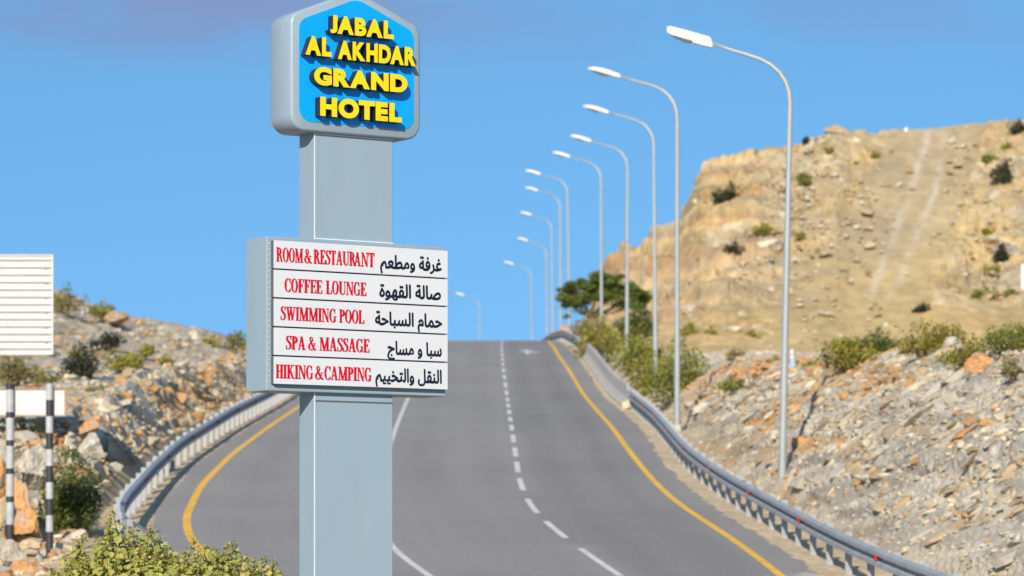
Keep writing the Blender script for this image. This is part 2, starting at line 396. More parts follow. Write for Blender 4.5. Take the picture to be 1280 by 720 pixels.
# ------------------------------------------------------------------ road and markings
def build_road():
    V = []; Fq = []; UV = []; W = []
    cols = 28
    rows = []
    for i in range(70, 0, -1):
        c, d = EXT[i]; n = np.array([-d[1], d[0]]); c0 = (float(dashX(NEAR)) + float(solidX(NEAR))) / 2
        a = float(aspL(NEAR)) - c0; b = float(aspR(NEAR)) - c0
        rows.append((c + n * a, c + n * b, zext(i), 62 - i))
    for y in np.arange(NEAR, 420, 1.0):
        rows.append((np.array([float(aspL(y)), y]), np.array([float(aspR(y)), y]), float(zroad(y)), y))
    for (a, b, z, s) in rows:
        for k in range(cols + 1):
            t = k / cols; p = a + (b - a) * t
            edge = 0.0 if 0 < k < cols else -0.06
            V.append((p[0], p[1], z + edge)); UV.append((t * 13.5, s))
            xd = p[0]; w = 1.0
            if s >= 62:
                dR = (xd - float(dashX(s))) / max(.1, float(yelR(s)) - float(dashX(s)))
                if 0.04 < dR < 1.0: w = 0.90 - 0.08 * math.exp(-((dR - .28) / .12) ** 2) - 0.08 * math.exp(-((dR - .74) / .12) ** 2)
                elif dR >= 1: w = 0.97
                else:
                    dl = (xd - float(solidX(s))) / max(.1, float(dashX(s)) - float(solidX(s)))
                    w = 1.0 - 0.05 * math.exp(-((dl - .3) / .12) ** 2) - 0.05 * math.exp(-((dl - .72) / .12) ** 2)
            w *= 1 - .16 * math.exp(-((xd - 1.25) / .5) ** 2 - ((s - 121) / 1.2) ** 2) - .08 * math.exp(-((xd - 2.2) / .7) ** 2 - ((s - 140) / 6) ** 2)
            W.append(w)
    n = len(rows); i = np.arange(n * (cols + 1)).reshape(n, cols + 1)
    Fq = np.stack([i[:-1, :-1], i[:-1, 1:], i[1:, 1:], i[1:, :-1]], -1).reshape(-1, 4)
    return struct(mesh_np('road', V, Fq, M['asphalt'], uv=UV, wear=W, smooth=True))
build_road()
def ribbon(mb, pts, w, dz=0.006):
    rings = []
    for (x, y, z, nx, ny) in pts:
        rings.append([(x - nx * w / 2, y - ny * w / 2, z + dz), (x + nx * w / 2, y + ny * w / 2, z + dz)])
    base = len(mb.v)
    for r in rings: mb.v += r
    for i in range(len(rings) - 1):
        q = base + 2 * i; mb.f.append([q, q + 1, q + 3, q + 2]); mb.m.append(0)
mb = MB(); ribbon(mb, line_pts(yelR, NEAR, 330, extend=40), 0.17); struct(mb.build('yellow_edge_line', M['ylw_paint']))
mb = MB(); ribbon(mb, line_pts(yelL, NEAR, 330, step=.25, extend=40), 0.19); struct(mb.build('yellow_edge_line', M['ylw_paint']))
mb = MB(); ribbon(mb, line_pts(solidX, NEAR, 330, extend=40), 0.15); struct(mb.build('solid_lane_line', M['wht_paint']))
mb = MB()
dl = [(62, 67.6), (70.1, 74.7), (76.9, 81.4), (83.9, 88.0), (90, 94), (96.2, 100.2)]
y = 102.6
while y < 300: dl.append((y, y + 4.1)); y += 6.5
for a, b in dl: ribbon(mb, line_pts(dashX, a, b, step=.4), 0.15)
struct(mb.build('dashed_lane_line', M['wht_paint']))
# painted arrow in the right lane below the crest
mb = MB(); ax0, ay0 = 0.88, 183.5
def rp(x, y): return (x, y, float(zroad(y)) + 0.007)
for a, b in ((0, 1), (1, 2), (2, 3)):
    mb.add([rp(ax0 - .1, ay0 + a * 1.2), rp(ax0 + .1, ay0 + a * 1.2), rp(ax0 + .1, ay0 + b * 1.2), rp(ax0 - .1, ay0 + b * 1.2)], [(0, 1, 2, 3)])
mb.add([rp(ax0 - .55, ay0 + 3.6), rp(ax0 + .55, ay0 + 3.6), rp(ax0 + .06, ay0 + 6), rp(ax0 - .06, ay0 + 6)], [(0, 1, 2, 3)])
mb.add([rp(ax0 + .1, ay0 + 1.0), rp(ax0 + .1, ay0 + 1.9), rp(ax0 + .75, ay0 + 3.1), rp(ax0 + .75, ay0 + 2.2)], [(0, 3, 2, 1)])
struct(mb.build('road_arrow', M['wht_paint']))

# ------------------------------------------------------------------ terrain: rock cuts, slopes, hill
plateau = curve([(40, 3.9), (60, 4.55), (75, 5.15), (95, 5.95), (130, 8.0), (200, 12.75), (240, 15.55), (260, 16.0)], 4)
def h_right(X, Y):
    s = X - (railR(Y) + 0.55)
    p = plateau(Y) + 0.05 * np.clip(X - 12, -4, 60) * sstep(125, 70, Y) - 2.2 * sstep(66, 50, Y)
    cut = zroad(Y) - 0.03 + 0.95 * np.maximum(s - 0.55, 0) + 0.2 * sstep(0.5, 1.2, s)
    k = 0.5
    a = -np.logaddexp(-cut / k, -p / k) * k
    fill = np.where(s < 0, zroad(Y) - 0.03, np.minimum(zroad(Y) - 0.03, 1e9))
    return np.where(s < 0, zroad(Y) - 0.035, np.maximum(np.minimum(a, 1e9), np.minimum(p, zroad(Y)) - 0.4))
SKY_R = np.array([(560, 470), (690, 446), (720, 430), (735, 396), (746, 356), (757, 333), (770, 316), (785, 309), (800, 306), (806, 300), (830, 290), (850, 281), (859, 262), (868, 236), (876, 213),
    (890, 205), (915, 198), (940, 190), (985, 181), (1010, 176), (1030, 166), (1045, 160), (1060, 165), (1090, 168), (1130, 163), (1180, 160), (1230, 157), (1243, 152),
    (1262, 149), (1280, 146), (1400, 132), (1600, 150), (1900, 260)], float)
FOOT, RIDGE = 236.0, 300.0
def h_hill(X, Y):
    u = 640 + F * X / Y
    ys = np.interp(u, SKY_R[:, 0], SKY_R[:, 1])
    t = (Y - FOOT) / (RIDGE - FOOT)
    g = np.clip(t, 0, 1); g = 0.85 * g + 0.15 * g * g * (3 - 2 * g)
    y = 443 + (ys - 443) * g
    z = (HZ - y) / F * Y
    zr = (HZ - ys) / F * RIDGE
    return np.where(t > 1, zr - (Y - RIDGE) * 0.12, z) - 3.0 * sstep(0.0, -0.2, t)
def h_left(X, Y):
    q = -X
    yy = np.minimum(Y, 168)
    ex = 0.26 * np.maximum(0, q - 14.2) * sstep(88, 150, Y)
    nat = zroad(yy) + 0.03 * (Y - yy) + 1.65 * sstep(67, 84, Y) + ex - 0.5 * sstep(120, 165, Y)
    nat = nat + (fbm(X * .13, Y * .05, 3, 41) - .5) * 1.2 * sstep(75, 100, Y)
    d = (railL(Y) - 0.75) - X
    cut = zroad(Y) - 0.03 + 1.25 * np.maximum(d, 0)
    k = 0.18
    a = -np.logaddexp(-cut / k, -nat / k) * k
    return np.where(d < 0, zroad(Y) - 0.035, np.maximum(a, zroad(Y) - 6))
def place(px, py, y0=50, y1=330):
    """where the line of sight through a point of the photograph meets the terrain"""
    D = np.arange(y0, y1, 0.1); X = (px - 640) / F * D; z = (HZ - py) / F * D
    if px < 640: h = h_left(X, D)
    else: h = np.where(D < FOOT, h_right(X, D), np.maximum(h_hill(X, D), -50))
    k = np.argmax(h >= z)
    if h[k] < z[k]: k = len(D) - 1 if px < 640 else int(np.argmin(np.abs(D - RIDGE)))
    return float(X[k]), float(D[k]), float(min(h[k], z[k] + .3))

GREY = np.array([.46, .415, .335]); TAN = np.array([.44, .34, .21]); ORG = np.array([.50, .275, .115]); PALE = np.array([.55, .49, .36]); SAND = np.array([.56, .45, .30]); BRN = np.array([.24, .17, .11])
def rockcol(r, r2, worg=.13, wtan=.22, wpale=.14):
    c = np.where((r < worg)[..., None], ORG, np.where((r < worg + wtan)[..., None], TAN, np.where((r < worg + wtan + wpale)[..., None], PALE, GREY)))
    return c * (0.72 + 0.56 * r2)[..., None]
def grid_mesh(name, X, Y, Z, tint, mat, flip=False):
    n, m = X.shape
    i = np.arange(n * m).reshape(n, m)
    Fq = np.stack([i[:-1, :-1], i[:-1, 1:], i[1:, 1:], i[1:, :-1]], -1).reshape(-1, 4)
    if flip: Fq = Fq[:, ::-1]
    return struct(mesh_np(name, np.stack([X, Y, Z], -1).reshape(-1, 3), Fq, mat, tint=tint.reshape(-1, 3)))

GRIDS = {}
def on_grid(k, y, d):
    ys, s, X, Z, off = GRIDS[k]
    i = min(len(ys) - 1, int(np.searchsorted(ys, y))); j = min(len(s) - 1, int(np.searchsorted(s, d + off[i])))
    return float(X[i, j]), float(Z[i, j])
def org_zone(Y, d):
    dd = np.maximum(d, 0); ac = dd + Y / 7.0
    return sstep(.42, .58, fbm(Y * .13 + 3, ac * .7, 3, 91)) * sstep(64, 74, Y) * (.4 + .6 * sstep(.5, 2.2, d))
def build_right():
    ys = np.concatenate([np.arange(42, 56, .5), np.arange(56, 112, .1), np.arange(112, 150, .3), np.arange(150, 250, 1.0)])
    s = np.concatenate([np.arange(-0.5, 1.0, .12), np.arange(1.0, 9.5, .075), np.arange(9.5, 16, .3), np.arange(16, 30, 1.0), np.arange(30, 90, 4)])
    S, Y = np.meshgrid(s, ys)
    X = aspR(Y) + S
    Z = h_right(X, Y)
    d = X - (railR(Y) + 0.55)
    up = zroad(Y)
    onface = sstep(0.2, 1.2, d) * sstep(.9, .15, (Z - plateau(Y) + .6))     # the cut face
    rocky = sstep(0.1, 1.0, d) * (1 - sstep(120, 138, Y))
    # tilted beds: coordinates along and across the dip on the face
    hgt = Z - up
    ta = np.deg2rad(24); A = (Y * 0.22 + X * .3); 
    al = Y * .15; dd = np.maximum(d, 0); ac = (dd + Y / 7.0 + .5 * fbm(Y * .12, dd * .3, 3, 44)) * 1.25
    wx = fbm(A * 1.2, hgt * 1.2, 3, 71) - .5
    f1, f2, r1, r2, gx, gy = worley(al * 1.0 + wx, ac * 1.5 + wx, 5)
    g1, g2, q1, q2, hx, hy = worley(al * 2.8 + wx * 2, ac * 4.2 + wx, 15)
    k1, k2, t1, t2, _, _ = worley(A * 1.7, hgt * 2.2 + d * .8, 33)
    disp = ((r1 - .5) * .24 + gx * (r2 - .5) * .2) * .6 * sstep(0, .25, f2 - f1) + (q1 - .5) * .13 * sstep(0, .3, g2 - g1) + (t1 - .5) * .05 + (fbm(al * .9, ac * .9, 2, 19) - .5) * .35 + (fbm(Y * .35, d * 1.6, 3, 20) - .5) * .2
    Z = Z + .75 * disp * rocky * (.35 + .65 * sstep(0.2, 2, d)) + (fbm(X * .4, Y * .25, 4, 3) - .5) * .7 * sstep(.6, 3, d)
    X = X - np.clip(disp, -.4, .4) * .7 * rocky
    band = fbm(al * .5, ac * 1.8, 2, 55)
    orgz = org_zone(Y, d)
    c = rockcol(q1 * .6 + r1 * .4 + (.42 - orgz) * .42, q2, .20, .22, .14)
    c = c * (0.72 + .56 * band)[..., None]
    # lower, nearer part is greyer with thin beds
    gz = sstep(80, 66, Y)[..., None] * .3
    c = c * (1 - gz) + gz * (GREY * (.75 + .5 * q2[..., None]) * (.75 + .5 * band[..., None]) + .02)
    # a few dark clefts that run up the face
    for yc, tl in ((79.5, .5), (95.0, .3), (100.5, .35)):
        cl = np.exp(-((Y - yc - d * tl + wx * .5) / .11) ** 2) * sstep(.3, 1, d) * sstep(5, 3.2, d)
        Z = Z - .45 * cl
    sand = SAND * (.8 + .4 * fbm(X * 1.3, Y * 1.3, 4, 8))[..., None]
    flat = (1 - rocky) * 1.0
    top = sstep(-.5, .1, Z - plateau(Y)) * (1 - sstep(60, 70, Y) * 0)
    f = np.clip(np.maximum(flat, .0), 0, 1)[..., None]
    c = c * (1 - f) + sand * f
    far = sstep(112, 130, Y)[..., None]
    gsand = (np.array([.60, .51, .38]) * (.78 + .44 * fbm(X * .5, Y * .3, 4, 18))[..., None])
    c = np.where(d[..., None] > 0.3, c * (1 - far) + gsand * far, c)
    Z = np.where(d < 0, zroad(Y) - 0.035 + (fbm(X * 2, Y * 2, 3, 2) - .5) * .05, Z)
    GRIDS['R'] = (ys, s, X, Z, railR(ys) + .55 - aspR(ys))
    grid_mesh('rock_cutting_terrain', X, Y, Z, c, M['rock'])
build_right()

def build_left():
    ys = np.concatenate([np.arange(55, 60, .4), np.arange(60, 112, .12), np.arange(112, 172, .3), np.arange(172, 300, 2.0)])
    s = np.concatenate([np.arange(-0.5, .5, .1), np.arange(.5, 6.5, .08), np.arange(6.5, 14, .18), np.arange(14, 30, .6), np.arange(30, 60, 4)])
    S, Y = np.meshgrid(s, ys)
    X = aspL(Y) - S
    Z = h_left(X, Y)
    d = (railL(Y) - 0.75) - X
    rocky = sstep(0.0, .7, d)
    w = fbm(X * .7, Y * .25, 3, 4) - .5
    f1, f2, r1, r2, gx, gy = worley(X * .9 + w, Y * .2 + w, 21)
    g1, g2, q1, q2, hx, hy = worley(X * 2.4 + w, Y * .55 + w, 25)
    cutz = sstep(2.6, 1.2, d) * sstep(.1, .5, d) * sstep(66, 76, Y)
    amp = (.32 + .9 * cutz) * sstep(60, 66, Y)
    disp = ((r1 - .5) * .5 + gx * (r2 - .5) * .6 - .18 * sstep(.12, 0, f2 - f1) + (q1 - .5) * .24 + hx * (q2 - .5) * .4) * amp
    Z = Z + disp * rocky + (fbm(X * .25, Y * .12, 4, 6) - .5) * .8 * sstep(1.5, 4, d) * sstep(70, 90, Y)
    orgz = sstep(.45, .62, fbm(X * .3 + 7, Y * .18, 3, 92)) + .75 * cutz
    c = rockcol(q1 * .55 + r1 * .45 + (.45 - orgz) * .22, q2, .15, .25, .17)
    earth = np.array([.50, .425, .31]) * (.75 + .5 * fbm(X * .6, Y * .4, 4, 12))[..., None]
    ez = (sstep(.40, .6, fbm(X * .22, Y * .12, 4, 66)) * .8 * sstep(2.0, 4.5, d))[..., None]
    c = c * (1 - ez) + earth * ez
    sand = SAND * (.8 + .4 * fbm(X * 1.3, Y * 1.3, 4, 8))[..., None]
    f = (1 - rocky)[..., None]; c = c * (1 - f) + sand * f
    nz_ = (sstep(72, 64, Y) * .6)[..., None]; c = c * (1 - nz_) + sand * nz_
    Z = np.where(d < 0, zroad(Y) - 0.035 + (fbm(X * 2, Y * 2, 3, 2) - .5) * .05, Z)
    GRIDS['L'] = (ys, s, X, Z, aspL(ys) - (railL(ys) - .75))
    grid_mesh('rocky_slope_terrain', X, Y, Z, c, M['rock'], flip=True)
build_left()

def build_hill():
    u = np.arange(600, 1700, 2.2); Dv = np.concatenate([np.arange(228, 304, .5), np.arange(304, 420, 4)])
    U, Y = np.meshgrid(u, Dv)
    X = (U - 640) / F * Y
    Z = h_hill(X, Y)
    # where the slope is bedrock and scree rather than graded earth
    w = fbm(U * .02, Y * .06, 3, 9) - .5
    lane_c = np.interp(Y, [236, 262, 300], [1045, 1085, 1180]); lane_w = np.interp(Y, [236, 262, 300], [110, 80, 62])
    graded = sstep(1.15, .75, np.abs(U - lane_c + w * 60) / lane_w)
    foot = sstep(258, 244, Y)
    rocky = np.clip(1 - graded - .75 * foot, 0, 1)
    f1, f2, r1, r2, gx, gy = worley(X * .55 + w, Y * .3 + Z * .3, 3)
    g1, g2, q1, q2, _, _ = worley(X * 1.3 + w, Y * .7 + Z * .7, 8)
    st = Z * .42 + w * 1.6 + X * .02
    ledge = (st - np.floor(st)); led = sstep(.0, .25, ledge) - ledge
    cliff = sstep(1000, 930, U)
    Z = Z + rocky * ((r1 - .5) * .5 + (q1 - .5) * .25 + led * 1.1 * cliff) + (fbm(X * .12, Y * .1, 4, 1) - .5) * 1.4 * (1 - .6 * graded)
    Z = Z + graded * (fbm(X * .25, Y * .12, 2, 14) - .5) * .8
    gul = fbm(X * .35 + w * 2, Y * .05, 3, 97)
    Z = Z - (1 - foot) * (1 - .7 * graded) * .5 * sstep(.60, .75, gul) + rocky * (fbm(X * .9, Y * .5 + Z * .5, 3, 98) - .5) * .6
    earth = np.array([.49, .355, .16]) * (.78 + .44 * fbm(X * .22, Y * .16, 5, 31))[..., None]
    warm = sstep(.45, .65, fbm(X * .09 + 4, Y * .07, 3, 36))[..., None]
    earth = earth * (1 - .35 * warm) + np.array([.50, .35, .16]) * .35 * warm
    gt = sstep(250, 285, Y)[..., None]
    gcol = (np.array([.49, .37, .18]) * (1 - gt) + np.array([.43, .345, .21]) * gt) * (.85 + .3 * fbm(X * .3, Y * .1, 3, 17))[..., None]
    rk = rockcol(q1 * .5 + r1 * .5, q2, .12, .45, .2)
    strata = fbm(X * .06, Z * 1.3, 4, 61)
    rmix = (rocky * (.16 + .42 * sstep(.45, .62, fbm(X * .2, Y * .14, 4, 47))))[..., None]
    c = earth * (1 - rmix) + rk * rmix
    c = c * (1 - (graded * .8)[..., None]) + gcol * (graded * .8)[..., None]
    c = c * (1 - (cliff * rocky * .9)[..., None] * (1 - (.35 + 1.3 * strata)[..., None]))
    ob = (sstep(.54, .66, fbm(X * .10 + 9, Z * .9 + w * 2, 4, 63)) * cliff * rocky * .65)[..., None]
    c = c * (1 - ob) + np.array([.50, .27, .11]) * ob
    c = c * (.74 + .52 * fbm(X * 1.1, Y * .7, 4, 83))[..., None]
    gb = (sstep(.52, .66, fbm(X * .13 - 3, Y * .12 + Z * .1, 4, 88)) * .5 * (1 - foot))[..., None]
    c = c * (1 - gb) + np.array([.37, .30, .20]) * gb
    # two pale bulldozer tracks down the graded lane
    for pts, wd in (([(1158, 300), (1154, 293), (1141, 282.5), (1113, 268.6), (1092, 257.6)], 5.5), ([(1180, 300), (1176, 288), (1167, 280), (1141, 268.6), (1111, 252)], 5.0)):
        yy = [p[1] for p in pts][::-1]; xx = [p[0] for p in pts][::-1]
        tr = np.exp(-((U - np.interp(Y, yy, xx) + (fbm(Y * .25, Y * 0, 3, 6) - .5) * 9) / wd) ** 2) * sstep(250, 260, Y) * np.clip(1.7 * fbm(U * .1, Y * .3, 3, 77) - .25, 0, 1) * sstep(303, 299, Y)
        tr = np.clip(tr * .85, 0, 1)[..., None]
        c = c * (1 - tr) + np.array([.58, .51, .39]) * tr
    grid_mesh('hill', X, Y, Z, c, M['earth'])
build_hill()

# ------------------------------------------------------------------ the hotel sign
SA = R(33.0); P0 = (-1.8525, 30.0)
CA, SN = math.cos(SA), math.sin(SA)
def on_sign(px, py, plane):
    dx, dz = (px - 640) / F, (HZ - py) / F
    # (t*dx - P0x)*(-SN) + (t - P0y)*CA = plane
    t = (plane - P0[0] * SN + P0[1] * CA) / (-dx * SN + CA)
    x, y = t * dx - P0[0], t - P0[1]
    return x * CA + y * SN, t * dz
sign = thing('hotel_sign', 'tall grey roadside pylon sign with blue name box in yellow letters and five white strips', 'sign', (P0[0], P0[1], 0), SA)
mb = MB(); CW, CD = 0.856, 0.292
mb.box(0, 0, -2.1, CW, CD, 1.62, bev=0.008); mb.box(0, 0, 2.95, CW, CD, 4.06, bev=0.008)
mb.box(0.05, 0.03, 1.60, CW - .05, CD - .03, 2.97)
column = mb.build('column', M['cladding'], sign)
mb = MB()
for z0, z1 in ((-2.1, 1.57), (3.008, 4.008)):
    mb.box(-.003, -.005, z0, .007, .004, z1); 
mb.box(.007, -.005, 3.994, CW, .003, 4.004); mb.box(.007, -.005, 3.010, CW, .003, 3.020)
mb.build('edge_glint', M['glint_rivet'], column)  # thin pale strips paint the sun's glint along the column edges
mb = MB()
mb.box(0.0, -.0025, 1.485, CW + .0, .001, 1.5); mb.build('panel_joint', M['strip_side'], column)
mb = MB(); mb.box(-.18, -.18, -2.2, CW + .18, CD + .18, -1.62, bev=.02); mb.build('footing', M['concrete'], sign)

# directory box
BY0 = -.055
mb = MB(); mb.box(-.541, BY0, 1.57, 1.413, .345, 3.003, bev=0.010)
dbox = mb.build('directory_box', M['cladding'], sign)
# serif capitals for the red lines
S_, T_, SF, OV = .165, .072, .065, .055
def rect(a, b, c, d): return [(a, b), (c, b), (c, d), (a, d)]
def para(x0, y0, x1, y1, w): return [(x0, y0), (x0 + w, y0), (x1 + w, y1), (x1, y1)]
def ring(cx, cy, rx, ry, tx, ty, a0, a1, n=22):
    P = []
    for i in range(n):
        t0 = R(a0 + (a1 - a0) * i / n); t1 = R(a0 + (a1 - a0) * (i + 1) / n)
        o0 = (cx + rx * math.cos(t0), cy + ry * math.sin(t0)); o1 = (cx + rx * math.cos(t1), cy + ry * math.sin(t1))
        i0 = (cx + (rx - tx) * math.cos(t0), cy + (ry - ty) * math.sin(t0)); i1 = (cx + (rx - tx) * math.cos(t1), cy + (ry - ty) * math.sin(t1))
        P.append([i0, o0, o1, i1])
    return P
def brush(pts, n=5):
    """smooth stroke through (x, y, width)"""
    P = [np.array(p, float) for p in pts]; C = []
    for i in range(len(P) - 1):
        p0, p1, p2, p3 = P[max(i - 1, 0)], P[i], P[i + 1], P[min(i + 2, len(P) - 1)]
        for k in range(n):
            t = k / n; C.append(.5 * ((2 * p1) + (-p0 + p2) * t + (2 * p0 - 5 * p1 + 4 * p2 - p3) * t * t + (-p0 + 3 * p1 - 3 * p2 + p3) * t ** 3))
    C.append(P[-1]); out = []; L = []
    for i, c in enumerate(C):
        d = C[min(i + 1, len(C) - 1)][:2] - C[max(i - 1, 0)][:2]; d = d / (np.linalg.norm(d) + 1e-9); nn = np.array([-d[1], d[0]])
        L.append((c[:2] + nn * c[2] / 2, c[:2] - nn * c[2] / 2))
    for i in range(len(L) - 1): out.append([tuple(L[i][1]), tuple(L[i + 1][1]), tuple(L[i + 1][0]), tuple(L[i][0])])
    return out
def stem(x, w=S_, top=True, bot=True, y0=0, y1=1):
    P = [rect(x, y0, x + w, y1)]
    if bot: P.append(rect(x - OV, 0, x + w + OV, SF))
    if top: P.append(rect(x - OV, 1 - SF, x + w + OV, 1))
    return P
def glyph(ch):
    o = OV
    if ch == 'I': return stem(o), S_ + 2 * o
    if ch == 'H': w = .62; return stem(o) + stem(w - o - S_) + [rect(o + S_, .48, w - o - S_, .48 + T_)], w
    if ch in 'EFL':
        w = .50; P = stem(o, top=ch != 'E' or True)
        if ch in 'EF': P += [rect(o, 1 - T_, w - .02, 1), rect(w - .075, .76, w - .02, 1), rect(o, .49, .36, .49 + T_), rect(.31, .40, .365, .64)]
        if ch in 'EL': P += [rect(o, 0, w, T_), rect(w - .06, 0, w, .27)]
        return P, w
    if ch == 'T': w = .54; return stem(w / 2 - S_ / 2, top=False) + [rect(0, 1 - T_, w, 1), rect(0, .74, .055, 1), rect(w - .055, .74, w, 1)], w
    if ch in 'PR':
        P = stem(o) + ring(o + S_, .73, .27, .27, S_, T_, -90, 90)
        if ch == 'R': P += [para(.44, 0, .26, .49, S_), rect(.43, 0, .62, SF)]
        return P, .48 if ch == 'P' else .60
    if ch == 'A': return [para(.06, 0, .25, 1, .055), para(.41, 0, .22, 1, .15), rect(.12, .29, .46, .29 + T_), rect(0, 0, .17, SF), rect(.36, 0, .62, SF)], .62
    if ch == 'M':
        w = .80; return [rect(.07, 0, .12, 1), rect(0, 0, .2, SF), rect(0, 1 - SF, .16, 1), para(.31, 0, .07, 1, .15), para(.34, 0, .62, 1, .06)] + stem(w - o - S_), w
    if ch == 'N': w = .64; return [rect(.08, 0, .13, 1), rect(0, 0, .21, SF), rect(0, 1 - SF, .14, 1), para(.46, 0, .06, 1, .15), rect(.52, 0, .57, 1), rect(.43, 1 - SF, w, 1)], w
    if ch == 'W':
        return [para(.20, 0, .05, 1, .13), para(.24, 0, .40, 1, .055), para(.50, 0, .34, 1, .13), para(.54, 0, .70, 1, .055), rect(0, 1 - SF, .25, 1), rect(.30, 1 - SF, .52, 1), rect(.62, 1 - SF, .82, 1)], .82
    if ch == 'K': return stem(o) + [para(.17, .42, .44, 1, .07), para(.44, 0, .24, .56, .15), rect(.41, 0, .66, SF), rect(.36, 1 - SF, .60, 1)], .66
    if ch == 'U':
        w = .62; return [rect(o, .28, o + S_, 1), rect(0, 1 - SF, .25, 1), rect(.50, .28, .55, 1), rect(.42, 1 - SF, w, 1)] + ring(.3025, .28, .2475, .29, S_, T_, 180, 290) + ring(.3025, .28, .2475, .29, .05, T_, 288, 360), w
    if ch == 'O': return ring(.29, .5, .29, .52, .145, .05, 0, 360, 40), .58
    if ch == 'C': return ring(.29, .5, .29, .52, .145, .05, 42, 315, 34) + [rect(.455, .68, .505, 1), rect(.475, .06, .52, .27)], .53
    if ch == 'G': return ring(.29, .5, .29, .52, .145, .05, 42, 322, 34) + [rect(.455, .68, .505, 1), rect(.43, .03, .54, .42), rect(.36, .40, .60, .45)], .60
    if ch == 'S': return brush([(.40, .79, .05), (.34, .94, .06), (.22, .975, .06), (.10, .88, .12), (.12, .70, .15), (.24, .55, .17), (.36, .40, .16), (.39, .21, .14), (.29, .05, .07), (.17, .02, .055), (.07, .10, .06), (.045, .26, .05)]) + [rect(.38, .72, .425, 1), rect(.02, 0, .065, .30)], .45
    if ch == '&': return brush([(.60, .50, .05), (.54, .30, .05), (.42, .08, .06), (.22, .03, .08), (.08, .20, .14), (.14, .42, .10), (.30, .60, .06), (.42, .76, .07), (.38, .93, .06), (.28, .975, .06), (.20, .88, .11), (.24, .68, .13), (.38, .40, .15), (.54, .12, .15), (.66, .03, .09), (.74, .09, .05)]) + [rect(.50, .48, .70, .53)], .74
    return [], .3
def serif_mesh(words, parent, px0, py0, px1, cap, plane):
    """words: list of (text, start px, end px): every word is fitted between its own photo columns"""
    mb = MB(); kz = 0
    xa, za = on_sign(px0, py0, plane)
    capm = cap * (P0[1] + xa * SN) / F
    for text, a, b in words:
        x0, _ = on_sign(a, py0, plane); x1, _ = on_sign(b, py0, plane)
        tot = 0; lay = []
        for ch in text:
            P, w = glyph(ch); lay.append((P, tot)); tot += w + .035
        tot -= .035; sx = (x1 - x0) / tot
        for P, o in lay:
            for poly, (ex_, ey_) in [(p_, e_) for p_ in P for e_ in ((-.022, .008), (.022, -.008))]:
                kz += 1
                zz = plane - .0012 - .00025 * (kz % 13)
                V = [(x0 + (o + x + ex_) * sx, zz, za + (y + ey_) * capm) for x, y in poly]
                ar = sum(V[i][0] * V[(i + 1) % len(V)][2] - V[(i + 1) % len(V)][0] * V[i][2] for i in range(len(V)))
                mb.add(V, [list(range(len(V)))] if ar > 0 else [list(range(len(V)))[::-1]])
    return mb.build('lettering', M['red'], parent)
def text_geo(s, extrude=0.0, offset=0.0):
    c = bpy.data.curves.new('t', 'FONT'); c.body = s; c.extrude = extrude; c.offset = offset; c.resolution_u = 6
    o = bpy.data.objects.new('t', c); COL.objects.link(o); bpy.context.view_layer.update()
    dg = bpy.context.evaluated_depsgraph_get(); me = bpy.data.meshes.new_from_object(o.evaluated_get(dg))
    V = np.array([v.co[:] for v in me.vertices]) if len(me.vertices) else np.zeros((0, 3)); Fc = [list(p.vertices) for p in me.polygons]
    Nn = [p.normal[:] for p in me.polygons]
    bpy.data.objects.remove(o); bpy.data.curves.remove(c); bpy.data.meshes.remove(me)
    return V, Fc, Nn
FORMS = {  # isolated, final, initial, medial
 'غ': 'FECD FECE FECF FED0', 'ر': 'FEAD FEAE', 'ف': 'FED1 FED2 FED3 FED4', 'ة': 'FE93 FE94', 'و': 'FEED FEEE', 'م': 'FEE1 FEE2 FEE3 FEE4', 'ط': 'FEC1 FEC2 FEC3 FEC4',
 'ع': 'FEC9 FECA FECB FECC', 'ص': 'FEB9 FEBA FEBB FEBC', 'ا': 'FE8D FE8E', 'ل': 'FEDD FEDE FEDF FEE0', 'ق': 'FED5 FED6 FED7 FED8', 'ه': 'FEE9 FEEA FEEB FEEC', 'ح': 'FEA1 FEA2 FEA3 FEA4',
 'س': 'FEB1 FEB2 FEB3 FEB4', 'ب': 'FE8F FE90 FE91 FE92', 'ج': 'FE9D FE9E FE9F FEA0', 'ن': 'FEE5 FEE6 FEE7 FEE8', 'ت': 'FE95 FE96 FE97 FE98', 'خ': 'FEA5 FEA6 FEA7 FEA8', 'ي': 'FEF1 FEF2 FEF3 FEF4'}
def shape_ar(s):
    out = ''; n = len(s)
    for i, ch in enumerate(s):
        if ch not in FORMS: out += ch; continue
        f = [chr(int(h, 16)) for h in FORMS[ch].split()]
        prev = i > 0 and s[i - 1] in FORMS and len(FORMS[s[i - 1]].split()) == 4
        nxt = i < n - 1 and s[i + 1] in FORMS and len(f) == 4
        out += f[3] if prev and nxt else f[1] if prev else f[2] if nxt else f[0]
    return out[::-1]
